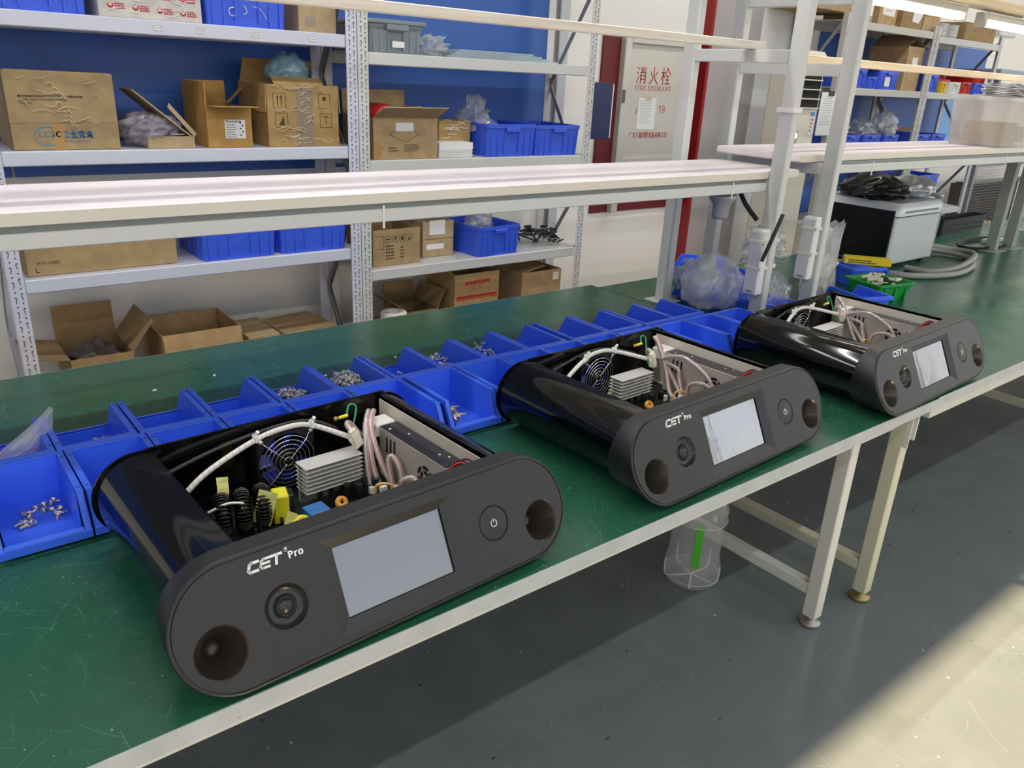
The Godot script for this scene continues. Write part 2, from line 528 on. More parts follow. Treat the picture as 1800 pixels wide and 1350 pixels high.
# ------------------------------------------------------------------ risers
func riser(label: String, x0: float, x1: float, top_y: float, beam_y: float, zf: float, zback: float, board_x0: float, board_x1: float, left_posts: bool, board_z: float) -> Node3D:
	var pale := mat("paint_pale", c8(206, 208, 206), 0.42)
	var t := thing("riser_frame", label, "shelf frame")
	for x in ([x0, x1] if left_posts else [x1]):
		var s := mk(); bb(s, x, x + 0.035, 0.756, 2.2, zf - 0.06, zf, 0.004)
		part("post", s, pale, t)
		s = mk(); bb(s, x, x + 0.04, 0.756, 2.2, zback - 0.06, zback, 0.004)
		part("post", s, pale, t)
		for z in [zf - 0.03, zback - 0.03]:
			s = mk(); bb(s, x - 0.04, x + 0.08, 0.75, 0.756, z - 0.055, z + 0.055, 0.002)
			part("base_plate", s, pale, t)
		s = mk(); bb(s, x + 0.002, x + 0.033, beam_y - 0.045, beam_y, zback, zf - 0.06, 0.003)
		part("cross_beam", s, pale, t)
		s = mk(); bb(s, x + 0.002, x + 0.033, beam_y + 0.2, beam_y + 0.245, zback, zf - 0.06, 0.003)
		part("cross_beam", s, pale, t)
		s = mk(); bb(s, x + 0.002, x + 0.033, top_y - 0.075, top_y - 0.03, zback, zf - 0.06, 0.003)
		part("cross_beam", s, pale, t)
	var s := mk()
	bb(s, x0 - 0.4 if not left_posts else x0 + 0.036, x1 - 0.001, top_y - 0.073, top_y - 0.041, zf - 0.095, zf - 0.06, 0.002)
	part("front_rail", s, pale, t)
	s = mk()
	bb(s, x0 - 0.4 if not left_posts else x0 + 0.036, x1 - 0.001, top_y - 0.0405, top_y - 0.0285, zf - 0.1, zf - 0.075)
	part("rail_spacer", s, mat("spacer_grey", c8(128, 136, 136), 0.5), t)
	s = mk()
	bb(s, x0 - 0.4 if not left_posts else x0 + 0.041, x1 - 0.001, top_y - 0.078, top_y - 0.03, zback - 0.005, zback + 0.03, 0.002)
	part("rear_rail", s, pale, t)
	var lam := mat("laminate", c8(236, 226, 230), 0.38)
	s = mk(); bb(s, board_x0, board_x1, top_y - 0.028, top_y, zback + 0.03, board_z, 0.006)
	var bd := part("riser_board", s, lam, t)
	s = mk(); bb(s, board_x0 + 0.004, board_x1 - 0.004, top_y - 0.027, top_y - 0.0015, board_z, board_z + 0.002, 0.0006)
	part("front_edge_band", s, mat("laminate_edge", c8(222, 216, 204), 0.5), t)
	bd.name = "board"
	return t

func risers() -> void:
	var r1 := riser("painted steel riser over the near bench with a long pinkish white shelf", -1.0, 2.6, 1.354, 1.767, -0.742, -1.22, -1.2, 2.80, false, -0.806)
	var r2 := riser("second painted riser, behind and right of the first, with its own white shelf", 2.9, 6.6, 1.408, 1.735, -0.715, -1.23, 2.785, 6.3, true, -0.80)
	var pine := mat("pine", Color.WHITE, 0.6)
	var g := noise_tex(0.012, 40, Color8(226, 200, 160), Color8(246, 228, 196), 256)
	pine.albedo_texture = g
	pine.uv1_triplanar = true; pine.uv1_world_triplanar = true; pine.uv1_scale = Vector3(0.6, 14, 14)
	var whitewash := mat("whitewash", Color.WHITE, 0.6)
	whitewash.albedo_texture = noise_tex(0.012, 41, Color8(214, 204, 190), Color8(236, 232, 224), 256)
	whitewash.uv1_triplanar = true; whitewash.uv1_world_triplanar = true; whitewash.uv1_scale = Vector3(0.6, 14, 14)
	var s := mk(); bb(s, -1.2, 2.665, 1.768, 1.795, -0.99, -0.945, 0.002)
	tag(part("wooden_batten", s, whitewash), "whitewashed wooden batten spanning in front of the hydrant cabinet", "batten")
	s = mk(); bb(s, 2.7, 6.8, 1.736, 1.766, -0.99, -0.945, 0.002)
	tag(part("wooden_batten", s, pine), "raw pine batten crossing the further riser at the height of its tubs", "batten")
	s = mk(); bb(s, 2.94, 6.0, 2.03, 2.065, -0.87, -0.83, 0.002)
	tag(part("wooden_batten", s, pine), "raw pine batten at the top right corner above the tube lights", "batten")
	# zip ties round the front rails
	for d in [[r1, 0.985, 1.31, -0.742], [r1, 2.39, 1.31, -0.742], [r2, 3.28, 1.364, -0.715], [r2, 4.62, 1.364, -0.715]]:
		s = mk()
		var y: float = d[2]; var z: float = d[3] - 0.06
		bb(s, d[1], d[1] + 0.006, y - 0.045, y + 0.012, z, z + 0.002)
		part("zip_tie", s, mat("nylon", c8(226, 224, 214), 0.5), d[0])
	# tube lights hung from the risers
	tube_lamp("white tube light on the further riser, its glowing end at the top edge", Vector3(3.5, 2.0, -0.91), 1.08, 0.1, false)
	tube_lamp("second tube light on the further riser, mostly hidden behind the beam end", Vector3(4.82, 1.99, -0.91), 1.1, 0.1, false)
	tube_lamp("tube light over the near riser, just above the picture's top edge", Vector3(0.7, 2.12, -0.93), 1.2, 0.3, false)
	tube_lamp("tube light over the near riser's right half, just above the picture", Vector3(2.0, 2.12, -0.93), 1.0, 0.1, false)
	s = mk(); tube(s, [Vector3(2.94, 2.055, -0.93), Vector3(4.75, 2.05, -0.93)], 0.022, 12)
	tag(part("conduit", s, mat("pvc", c8(205, 198, 182), 0.5)), "beige round conduit running above the tube lights", "conduit")

# ------------------------------------------------------------------ racks
func rack(label: String, x0: float, x1: float, levels: Array, m: StandardMaterial3D, zf := -2.0, zb := -2.35, hgt := 2.4, brace := true) -> Node3D:
	var t := thing("storage_rack", label, "shelving rack")
	var dark := mat("slot_dark", c8(70, 70, 76), 0.7)
	for x in [x0, x1 - 0.046]:
		for z in [zf, zb + 0.036]:
			var s := mk()
			bb(s, x, x + 0.046, 0.0, hgt, z - 0.004, z, 0.0015)
			var xs: float = x if x == x0 else x + 0.042
			bb(s, xs, xs + 0.004, 0.0, hgt, z - 0.036, z - 0.004)
			var p := part("post", s, m, t)
			if z == zf:
				s = mk()
				var y := 0.1
				while y < hgt - 0.05:
					for k in 2:
						var cx: float = x + 0.015 + k * 0.018
						var yy := y + (0.0 if k == 0 else 0.012)
						bb(s, cx - 0.0025, cx + 0.0025, yy - 0.0025, yy + 0.0025, z, z + 0.0006)
						var sl := 0.003 if k == 0 else -0.003
						for q in 3: bb(s, cx - 0.0012 + sl * (q - 1) * 0.5, cx + 0.0012 + sl * (q - 1) * 0.5, yy + 0.012 + q * 0.006, yy + 0.018 + q * 0.006, z, z + 0.0006)
						bb(s, cx - 0.003 - sl * 0.4, cx + 0.003 - sl * 0.4, yy + 0.03, yy + 0.034, z, z + 0.0006)
					y += 0.05
				var h := part("perforations", s, dark, p)
				h.set_meta("kind", "stuff")
	for y in levels:
		for z in [zf - 0.003, zb + 0.022]:
			var s := mk()
			bb(s, x0 + 0.046, x1 - 0.046, y - 0.046, y, z - 0.022, z, 0.003)
			part("beam", s, m, t)
		var s := mk()
		bb(s, x0 + 0.008, x1 - 0.008, y - 0.006, y - 0.0005, zb + 0.022, zf - 0.026)
		part("shelf_deck", s, m, t)
	if brace:
		for x in [x0 + 0.004, x1 - 0.008]:
			var y := 0.25
			var k := 0
			while y < hgt - 0.4:
				var s := mk()
				var za := zf - 0.03 if k % 2 == 0 else zb + 0.03
				var zc := zb + 0.03 if k % 2 == 0 else zf - 0.03
				X = Transform3D(Basis(), Vector3(x, 0, 0))
				var d := Vector3(0, 0.45, zc - za)
				var o := Vector3(0, y, za)
				var n := d.normalized().cross(Vector3.RIGHT) * 0.011
				sheet(s, o - n, o + n, o + d + n, o + d - n, 0.003)
				X = Transform3D()
				part("diagonal_brace", s, mat("galvanised", c8(150, 150, 152), 0.4, 0.5), t)
				y += 0.45; k += 1
	return t

func rr(w: float, d: float, r: float, y: float, n := 4, cx := 0.0, cz := 0.0) -> PackedVector3Array:
	var o := PackedVector3Array()
	for q in 4:
		var sx: float = [1, 1, -1, -1][q]
		var sz: float = [1, -1, -1, 1][q]
		for i in n + 1:
			var a := -PI / 2 + q * PI / 2 + (PI / 2) * i / n      # 0 = +x, goes to -z
			o.append(Vector3(cx + sx * (w / 2 - r) + cos(a) * r, y, cz + sz * (d / 2 - r) - sin(a) * r))
	return o

func tote(label: String, at: Vector3, w: float, h: float, d: float, m: StandardMaterial3D, turn := 0.0, group := "") -> Node3D:
	var t := thing("tote_crate", label, "crate", at, turn, group)
	var s := mk()
	loft(s, [rr(w * 0.93, d * 0.94, 0.012, 0.0), rr(w * 0.98, d * 0.98, 0.012, h * 0.98)], true, false)
	loft(s, [rr(w * 0.98 - 0.006, d * 0.98 - 0.006, 0.01, h * 0.98), rr(w * 0.93 - 0.006, d * 0.94 - 0.006, 0.01, 0.004)], false, true)
	part("body", s, m, t)
	s = mk()
	loft(s, [rr(w * 0.98 - 0.006, d * 0.98 - 0.006, 0.01, h * 0.88), rr(w, d, 0.014, h * 0.88), rr(w, d, 0.014, h), rr(w * 0.98 - 0.006, d * 0.98 - 0.006, 0.01, h), rr(w * 0.98 - 0.006, d * 0.98 - 0.006, 0.01, h * 0.88)], false, false, -1)
	part("rim", s, m, t)
	for sd in [1.0, -1.0]:
		s = mk()
		var z: float = sd * (d / 2)
		bb(s, -w * 0.14, w * 0.14, h * 0.76, h * 0.9, minf(z, z + sd * 0.012), maxf(z, z + sd * 0.012), 0.003)
		for x in [-w * 0.14, w * 0.14]: bb(s, x - 0.003, x + 0.003, h * 0.1, h * 0.76, z * 0.955 - 0.006, z * 0.955 + 0.006)
		part("handle", s, m, t)
	for sd in [1.0, -1.0]:
		for x in [-0.4, -0.27, 0.27, 0.4]:
			s = mk(); bb(s, w * x - 0.003, w * x + 0.003, 0.004, h * 0.88, sd * d * 0.475 - 0.005, sd * d * 0.475 + 0.005)
			part("rib", s, m, t)
		for z in [-0.33, 0.0, 0.33]:
			s = mk(); bb(s, sd * w * 0.472 - 0.005, sd * w * 0.472 + 0.005, 0.004, h * 0.88, d * z - 0.003, d * z + 0.003)
			part("rib", s, m, t)
	return t

# flaps: front, back, left, right as degrees from straight up, outwards positive; 999 = none
func carton(label: String, at: Vector3, w: float, h: float, d: float, key: String, col: Color, flaps := [], turn := 0.0, group := "", fl := 0.0) -> Node3D:
	var t := thing("cardboard_box", label, "box", at, turn, group)
	var m := card(key, col)
	var s := mk()
	if flaps.is_empty():
		bb(s, -w / 2, w / 2, 0, h, -d / 2, d / 2, 0.002)
		part("body", s, m, t)
		s = mk(); bb(s, -w / 2 + 0.002, w / 2 - 0.002, h, h + 0.0006, -0.024, 0.024)
		bb(s, -w / 2 - 0.0006, -w / 2, h * 0.75, h + 0.0006, -0.024, 0.024); bb(s, w / 2, w / 2 + 0.0006, h * 0.75, h + 0.0006, -0.024, 0.024)
		part("tape", s, mat("tape_tan", c8(176, 136, 84), 0.25), t)
		return t
	var k := 0.004
	bb(s, -w / 2, w / 2, 0, k, -d / 2, d / 2)
	bb(s, -w / 2, w / 2, k, h, d / 2 - k, d / 2); bb(s, -w / 2, w / 2, k, h, -d / 2, -d / 2 + k)
	bb(s, -w / 2, -w / 2 + k, k, h, -d / 2 + k, d / 2 - k); bb(s, w / 2 - k, w / 2, k, h, -d / 2 + k, d / 2 - k)
	part("body", s, m, t)
	for i in 4:
		if flaps[i] == 999: continue
		var a := deg_to_rad(flaps[i])
		var ln: float = fl if fl > 0.0 else (d / 2 if i < 2 else minf(d, w) / 2)
		s = mk()
		var o: Vector3 = [Vector3(0, h, d / 2), Vector3(0, h, -d / 2), Vector3(-w / 2, h, 0), Vector3(w / 2, h, 0)][i]
		var out: Vector3 = [Vector3.BACK, Vector3.FORWARD, Vector3.LEFT, Vector3.RIGHT][i]
		var hf: float = (w if i < 2 else d) / 2 - 0.002
		var al := Vector3.UP.cross(out) * hf
		var dr := (Vector3.UP * cos(a) + out * sin(a)) * ln
		sheet(s, o - al, o + al, o + al + dr, o - al + dr, 0.0035)
		part("flap", s, m, t)
	return t

func face_part(t: Node3D, called: String, x0: float, x1: float, y0: float, y1: float, z: float, m: Material, label := "") -> MeshInstance3D:
	var s := mk(); bb(s, x0, x1, y0, y1, z, z + 0.0008)
	return part(called, s, m, t, label)

# crumpled clear film, as a bag or a wad
func film(called: String, label: String, category: String, at: Vector3, size: Vector3, m: Material, seed_: int, rough := 0.28, tip := 0.0, parent: Node3D = null, cells := 24) -> Node3D:
	var n := FastNoiseLite.new()
	n.seed = seed_; n.frequency = 1.3; n.fractal_octaves = 3
	n.noise_type = FastNoiseLite.TYPE_SIMPLEX
	var n2 := FastNoiseLite.new()
	n2.seed = seed_ + 9; n2.frequency = 2.6; n2.noise_type = FastNoiseLite.TYPE_CELLULAR
	n2.cellular_return_type = FastNoiseLite.RETURN_DISTANCE
	var rings := []
	for i in cells + 1:
		var v := float(i) / cells
		var el := -PI / 2 + PI * v
		var ring := PackedVector3Array()
		for j in cells * 2:
			var a := TAU * j / (cells * 2)
			var d := Vector3(sin(a) * cos(el), sin(el), cos(a) * cos(el))
			var k := 1.0 + rough * n.get_noise_3dv(d * 1.4) * 1.6 + rough * 0.55 * n2.get_noise_3dv(d * 1.2) + rough * 0.16 * n.get_noise_3dv(d * 4.0 + Vector3(7, 3, 1))
			var p := d * k
			p.y = maxf(p.y, -0.82)
			p.y = (p.y + 0.82) / 1.82
			var sq := 1.0 - tip * clampf(p.y, 0, 1)
			ring.append(Vector3(p.x * size.x / 2 * sq, p.y * size.y, p.z * size.z / 2 * sq))
		rings.append(ring)
	var s := mk()
	X = Transform3D(Basis(), at if parent else Vector3.ZERO)
	loft(s, rings, false, false, 1)
	X = Transform3D()
	var o := part(called, s, m, parent)
	if parent == null:
		o.position = at
		tag(o, label, category)
	return o

func racks() -> void:
	var cool := mat("rack_cool", c8(204, 207, 222), 0.4)
	var warm := mat("rack_warm", c8(206, 207, 206), 0.4)
	var r1 := rack("white slotted steel rack on the left, with handwritten tags on its upper beam", 0.282, 1.557, [0.42, 0.935, 1.343, 1.75], cool)
	rack("white slotted steel rack beside the first, holding the grey lidded tote", 1.56, 2.827, [0.42, 0.83, 1.286, 1.695], warm)
	rack("far slotted rack's left bay, seen between the riser posts with a tall tan carton", 4.95, 6.14, [0.42, 0.78, 1.26, 1.665, 2.06], mat("rack_far", c8(190, 190, 184), 0.45), -2.0, -2.38, 2.1)
	rack("far slotted rack's right bay with red and blue tubs on its middle shelf", 6.15, 7.25, [0.42, 0.78, 1.26, 1.665, 2.04], mat("rack_far2", c8(196, 198, 200), 0.45), -2.0, -2.38, 2.1)
	var r := RandomNumberGenerator.new(); r.seed = 3
	var i := 0
	for x in [0.832, 0.971, 1.160, 1.375]:
		var s := mk()
		bb(s, x - 0.013, x + 0.013, 1.718, 1.734, -2.003, -2.0022, 0.0003)
		var tg := part("shelf_tag", s, mat("tag_white", c8(232, 234, 226), 0.4), r1)
		s = mk()
		for k in 4: bb(s, x - 0.013 if k == 0 else (x + 0.0122 if k == 1 else x - 0.013), x - 0.0122 if k == 0 else x + 0.013, 1.718 if k != 3 else 1.7332, 1.734 if k != 2 else 1.7188, -2.0022, -2.0018)
		part("tag_border", s, mat("tag_ink", c8(50, 60, 90), 0.6), tg)
		s = mk()
		var pts := []
		for k in 7: pts.append(Vector3(x - 0.010 + k * 0.0033, 1.7225 + r.randf() * 0.008, -2.002))
		tube(s, spl(pts, 3), 0.0006, 5)
		part("handwriting", s, mat("tag_green_ink", c8(40, 84, 50), 0.6), tg)
		i += 1

func rack_goods() -> void:
	var tan1 := c8(172, 148, 108)
	var tan2 := c8(190, 166, 128)
	var blue := mat("tote_blue", c8(56, 94, 222), 0.34)
	var wrapm := clear("wrap_film", Color(0.95, 0.93, 0.86), 0.20, 0.1)
	var ink := mat("print_dark", c8(66, 54, 40), 0.8)
	var lblue := mat("print_blue", c8(92, 128, 152), 0.8)
	var paper := mat("paper_white", c8(232, 232, 232), 0.6)
	var r := RandomNumberGenerator.new(); r.seed = 12
	var s := mk()
	# -- first rack, third level (y 1.343)
	var y := 1.3435
	var t := carton("large tape-wrapped tan carton with a printed blue oval logo, left on the rack", Vector3(0.525, y, -2.165), 0.312, 0.235, 0.27, "card_a", tan1, [], 0.0)
	words("LCSC", 0.017, lblue, t, Vector3(-0.083, 0.034, 0.1352), Vector3.ZERO, "lettering", false, true, 1.2)
	s = mk()
	for k in 40:
		var a := 0.5 + 5.6 * k / 40.0
		var b := 0.5 + 5.6 * (k + 1) / 40.0
		var wd := 0.001 + 0.006 * absf(sin(a))
		var q := func(an: float, rad: float) -> Vector3: return Vector3(-0.057 + cos(an) * (0.036 + rad), 0.042 + sin(an) * (0.026 + rad * 0.6), 0.1352)
		quad(s, q.call(a, 0.0), q.call(a, wd), q.call(b, wd), q.call(b, 0.0))
	part("oval_logo", s, lblue, t)
	s = mk(); hanzi(s, "立创商城", Vector3(-0.012, 0.037, 0.1351), 0.019, 0.024, 0.0225, 0.0034)
	part("lettering", s, lblue, t)
	words("WWW.LCSC.COM", 0.006, lblue, t, Vector3(-0.012, 0.022, 0.1352), Vector3.ZERO, "lettering", false, false, 1.25)
	words("Please check the goods carefully", 0.0062, ink, t, Vector3(-0.122, 0.148, 0.1352), Vector3.ZERO, "lettering", false, false, 1.1)
	words("For more", 0.0062, ink, t, Vector3(-0.12, 0.137, 0.1352), Vector3.ZERO, "lettering")
	s = mk(); print_lines(s, -0.122, 0.16, 0.135, 0.22, 1, 0.008, 0.006, r)
	part("printing", s, ink, t)
	s = mk(); sheet(s, Vector3(-0.156, 0.082, 0.136), Vector3(0.156, 0.086, 0.136), Vector3(0.149, 0.237, 0.134), Vector3(-0.149, 0.240, 0.134), 0.003)
	part("front_flap", s, card("card_a", tan1), t)
	s = mk()
	for k in 16:
		var p := Vector3(r.randf_range(-0.14, 0.10), r.randf_range(0.07, 0.22), 0.1375)
		var dx := r.randf_range(0.02, 0.07)
		tube(s, spl([p, p + Vector3(dx * 0.5, r.randf_range(-0.012, 0.012), 0.0015), p + Vector3(dx, r.randf_range(-0.02, 0.02), 0)], 4), 0.0009, 5)
	for k in 10:
		var p := Vector3(-0.03 + k * 0.004 + r.randf_range(-0.01, 0.01), 0.2 - k * 0.014, 0.138)
		tube(s, spl([p, p + Vector3(0.012, 0.005, 0.002), p + Vector3(0.02, -0.004, 0)], 3), 0.0013, 5)
	part("tape_creases", s, mat("tape_shine", c8(214, 200, 168), 0.12), t)
	s = mk(); bb(s, -0.04, -0.005, 0.0, 0.08, 0.135, 0.1356)
	part("tape", s, mat("tape_tan", Color.WHITE), t)

	t = carton("shallow open tan carton with its lid leaning back over bagged parts", Vector3(0.848, y, -2.14), 0.155, 0.04, 0.22, "card_b", tan2, [999, 999, 999, 999])
	s = mk()
	var cb := card("card_b", tan2)
	sheet(s, Vector3(0.0775, 0.034, 0.11), Vector3(0.0775, 0.034, -0.11), Vector3(-0.10, 0.19, -0.11), Vector3(-0.10, 0.19, 0.07), 0.004)
	part("lid", s, cb, t)
	s = mk(); sheet(s, Vector3(0.0795, 0.036, 0.11), Vector3(0.086, 0.05, 0.11), Vector3(0.005, 0.15, 0.10), Vector3(0.0, 0.135, 0.10), 0.004)
	part("lid_edge", s, cb, t)
	film("plastic_bag", "smoky clear bag of small parts bulging out of the shallow open carton", "bag", Vector3(0.80, y + 0.006, -2.11), Vector3(0.22, 0.11, 0.17), clear("bag_smoke", Color(0.62, 0.60, 0.64), 0.5, 0.2), 5, 0.2)
	s = mk(); bb(s, -0.02, 0.02, 0.045, 0.0458, 0.06, 0.085)
	tag(part("parts_label", s, paper), "small white label lying on the bagged parts in the shallow carton", "label")
	get_node("parts_label").position = Vector3(0.875, y + 0.0, -2.12)

	t = carton("golden-tan open carton with upright flaps and a white shipping label", Vector3(1.055, y, -2.155), 0.162, 0.14, 0.25, "card_gold", c8(190, 148, 80), [88, 4, 0, 999], 0.0, "", 0.082)
	s = mk(); sheet(s, Vector3(0.079, 0.14, -0.10), Vector3(0.079, 0.14, -0.1245), Vector3(0.16, 0.215, -0.1245), Vector3(0.16, 0.215, -0.10), 0.004)
	part("flap", s, card("card_gold", tan1), t)
	face_part(t, "shipping_label", -0.018, 0.056, 0.032, 0.096, 0.125, paper, "white shipping label")
	words("Panasonic", 0.0085, mat("ink_black", c8(20, 20, 24), 0.7), t, Vector3(-0.015, 0.084, 0.126), Vector3.ZERO, "lettering", false, true)
	s = mk(); print_lines(s, -0.013, 0.078, 0.1258, 0.034, 6, 0.0085, 0.0022, r)
	for k in 5: bb(s, 0.036 + (k % 2) * 0.008, 0.041 + (k % 2) * 0.008, 0.085 - k * 0.011, 0.09 - k * 0.011, 0.1258, 0.1264)
	part("printing", s, mat("ink_black", Color.BLACK), t)

	t = carton("square carton wrapped in shiny tape with printed handling symbols, beside the rack post", Vector3(1.342, y, -2.165), 0.286, 0.222, 0.27, "card_c", c8(178, 146, 94), [999, -30, 178, 176], 0.0, "", 0.10)
	s = mk(); sheet(s, Vector3(-0.10, 0.218, 0.11), Vector3(0.10, 0.218, 0.11), Vector3(0.10, 0.245, 0.075), Vector3(-0.10, 0.25, 0.075), 0.004)
	part("inner_flap", s, card("card_c", tan1), t)
	s = mk()
	for q in [[-0.095, 0.165], [-0.09, 0.095], [0.085, 0.165], [0.09, 0.095]]:
		for e in 4:
			var hx := 0.024; var hy := 0.026
			if e < 2: bb(s, q[0] - hx, q[0] + hx, q[1] + (hy if e == 0 else -hy) - 0.0008, q[1] + (hy if e == 0 else -hy) + 0.0008, 0.135, 0.1357)
			else: bb(s, q[0] + (hx if e == 2 else -hx) - 0.0008, q[0] + (hx if e == 2 else -hx) + 0.0008, q[1] - hy, q[1] + hy, 0.135, 0.1357)
	for dx in [-0.007, 0.007]:
		bb(s, -0.095 + dx - 0.0015, -0.095 + dx + 0.0015, 0.148, 0.178, 0.135, 0.1357)
		prism(s, V2([-0.095 + dx - 0.005, 0.176, -0.095 + dx + 0.005, 0.176, -0.095 + dx, 0.184]), 0.135, 0.1357)
	prism(s, V2([-0.1, 0.078, -0.078, 0.078, -0.082, 0.11]), 0.135, 0.1357)
	bb(s, 0.078, 0.092, 0.168, 0.182, 0.135, 0.1357)
	tube(s, spl([Vector3(0.075, 0.104, 0.1355), Vector3(0.09, 0.112, 0.1355), Vector3(0.105, 0.104, 0.1355)], 4), 0.0012, 5); bb(s, 0.089, 0.0912, 0.082, 0.11, 0.135, 0.1357)
	part("handling_symbols", s, mat("print_dark", Color.BLACK), t)
	s = mk()
	for k in 34:
		var p := Vector3(r.randf_range(-0.135, 0.08), [0.215, 0.205, 0.06, 0.02, 0.03, 0.14][k % 6] + r.randf_range(-0.012, 0.012), 0.1365)
		var dx := r.randf_range(0.02, 0.06)
		tube(s, spl([p, p + Vector3(dx * 0.5, r.randf_range(-0.008, 0.008), 0.002), p + Vector3(dx, r.randf_range(-0.012, 0.012), 0)], 3), 0.0011, 5)
	for k in 14:
		var p := Vector3(0.0 + r.randf_range(-0.02, 0.025), 0.2 - k * 0.009, 0.137)
		tube(s, spl([p, p + Vector3(0.01, 0.006, 0.002), p + Vector3(0.018, r.randf_range(-0.01, 0.01), 0)], 3), 0.0014, 5)
	part("tape_creases", s, mat("tape_shine", Color.WHITE), t)
	s = mk(); bb(s, -0.03, 0.04, 0.0, 0.21, 0.135, 0.1358)
	part("tape", s, clear("tape_clear", Color(0.75, 0.7, 0.62), 0.35, 0.15), t)
	film("plastic_bag", "translucent pale blue bag puffed up on top of the tape-wrapped square carton", "bag", Vector3(1.345, y + 0.215, -2.17), Vector3(0.19, 0.12, 0.16), clear("bag_blue", Color(0.55, 0.72, 0.80), 0.55, 0.2), 8, 0.14, 0.25)

	# -- first rack, top level (y 1.75)
	y = 1.7505
	t = tote("blue tote with black marker strokes, top shelf at the picture's left corner", Vector3(0.49, y, -2.19), 0.30, 0.16, 0.33, blue)
	s = mk()
	for k in 3: tube(s, spl([Vector3(0.03 + k * 0.03, 0.055, 0.161), Vector3(0.035 + k * 0.03, 0.045, 0.162), Vector3(0.05 + k * 0.03, 0.05, 0.161)], 4), 0.0016, 5)
	part("marker_writing", s, mat("ink_black", Color.BLACK), t)
	t = carton("white plastic-wrapped parcel with rows of round red emblems on the top shelf", Vector3(0.828, y, -2.16), 0.322, 0.15, 0.26, "wrap_parcel", c8(214, 210, 204), [])
	var red := mat("print_red", c8(178, 44, 40), 0.6)
	for row in 2:
		for k in 4:
			var cx: float = -0.125 + k * 0.075 + row * 0.0
			var cy: float = 0.036 - k * 0.003 + row * 0.042
			s = mk()
			var ring := circ(Vector3(cx, cy, 0.1302), Vector3.RIGHT, Vector3.UP, 0.0095, 20)
			fan(s, ring, false)
			part("emblem", s, red, t)
			words("W", 0.011, paper, t, Vector3(cx - 0.0068, cy - 0.0065, 0.1305), Vector3.ZERO, "emblem_letter", false, true, 0.9)
			s = mk(); print_lines(s, cx + 0.0125, cy + 0.003, 0.1302, 0.03, 3, 0.0065, 0.0042, r)
			part("printing", s, red, t)
	s = mk()
	for k in 26:
		var p := Vector3(r.randf_range(-0.155, 0.12), r.randf_range(0.0, 0.14), 0.1315)
		tube(s, spl([p, p + Vector3(0.015, r.randf_range(-0.006, 0.006), 0.0015), p + Vector3(0.035, r.randf_range(-0.01, 0.01), 0)], 3), 0.001, 5)
	part("film_creases", s, mat("film_white", c8(238, 238, 238), 0.15), t)
	t = tote("blue tote with scuffed white marks, top shelf of the left rack beside the emblem parcel", Vector3(1.147, y, -2.19), 0.30, 0.16, 0.33, blue)
	s = mk()
	tube(s, spl([Vector3(-0.04, 0.062, 0.161), Vector3(-0.062, 0.055, 0.161), Vector3(-0.06, 0.035, 0.161), Vector3(-0.04, 0.034, 0.161)], 5), 0.0016, 5)
	tube(s, spl([Vector3(-0.01, 0.07, 0.161), Vector3(0.0, 0.05, 0.161), Vector3(-0.012, 0.04, 0.161)], 5), 0.0013, 5)
	tube(s, spl([Vector3(0.02, 0.068, 0.161), Vector3(0.05, 0.06, 0.161), Vector3(0.07, 0.03, 0.161)], 5), 0.001, 5)
	part("scuff_marks", s, paper, t)
	t = carton("small brown carton with a crinkled clear sticker, right end of the upper shelf", Vector3(1.432, y, -2.18), 0.152, 0.14, 0.22, "card_b", tan2, [])
	face_part(t, "sticker", -0.05, -0.01, 0.02, 0.055, 0.11, clear("tape_clear", Color.WHITE, 0.4), "crinkled clear sticker")

	# -- first rack, second level (y 0.935)
	y = 0.9355
	t = carton("wide flat tan carton on the left rack's lower shelf, right of the leftmost post", Vector3(0.588, y, -2.175), 0.482, 0.16, 0.26, "card_d", c8(176, 150, 108), [])
	words("IATA LABEL", 0.0105, ink, t, Vector3(-0.212, 0.035, 0.1303), Vector3.ZERO)
	s = mk(); bb(s, -0.216, -0.2135, 0.012, 0.03, 0.13, 0.1307); bb(s, -0.216, -0.204, 0.012, 0.0145, 0.13, 0.1307)
	part("corner_mark", s, ink, t)
	tote("blue tote on the lower shelf of the left rack, beside the wide flat carton", Vector3(1.056, y, -2.18), 0.296, 0.19, 0.33, blue)
	tote("blue tote wedged at the right end of the left rack's lower shelf", Vector3(1.359, y, -2.18), 0.296, 0.18, 0.33, blue)

	# -- first rack, bottom level (y 0.42)
	y = 0.4205
	t = carton("open brown carton with a tall back flap and dark crumpled contents, low left", Vector3(0.53, y, -2.16), 0.21, 0.21, 0.26, "card_e", c8(160, 132, 92), [165, 2, 80, 38], 0.0, "", 0.13)
	film("wadding", "dark grey crumpled wadding inside the low left open carton", "wadding", Vector3(0.53, y + 0.10, -2.16), Vector3(0.185, 0.12, 0.22), mat("wad_grey", c8(96, 86, 80), 0.8), 15, 0.3)
	carton("wide open empty tan carton on the rack's bottom shelf, its walls bare", Vector3(0.89, y, -2.18), 0.30, 0.245, 0.28, "card_f", c8(188, 158, 112), [168, 999, 999, 999], 0.0, "", 0.10)
	carton("flat closed kraft carton low on the left rack with a pale label", Vector3(1.13, y, -2.16), 0.13, 0.19, 0.25, "card_b", tan2, [])
	carton("low kraft carton by the right post, bottom shelf of the left rack", Vector3(1.33, y, -2.17), 0.24, 0.18, 0.24, "card_d", tan1, [], 0.12)

	# -- second rack, top level (y 1.695)
	y = 1.6955
	var grey := mat("tote_grey", c8(128, 138, 146), 0.4)
	t = tote("grey lidded tote with a white label on the second rack's upper shelf", Vector3(1.742, y, -2.185), 0.25, 0.105, 0.33, grey)
	s = mk(); bb(s, -0.135, 0.135, 0.105, 0.122, -0.175, 0.175, 0.004)
	bb(s, -0.05, 0.05, 0.084, 0.105, 0.176, 0.182, 0.002)
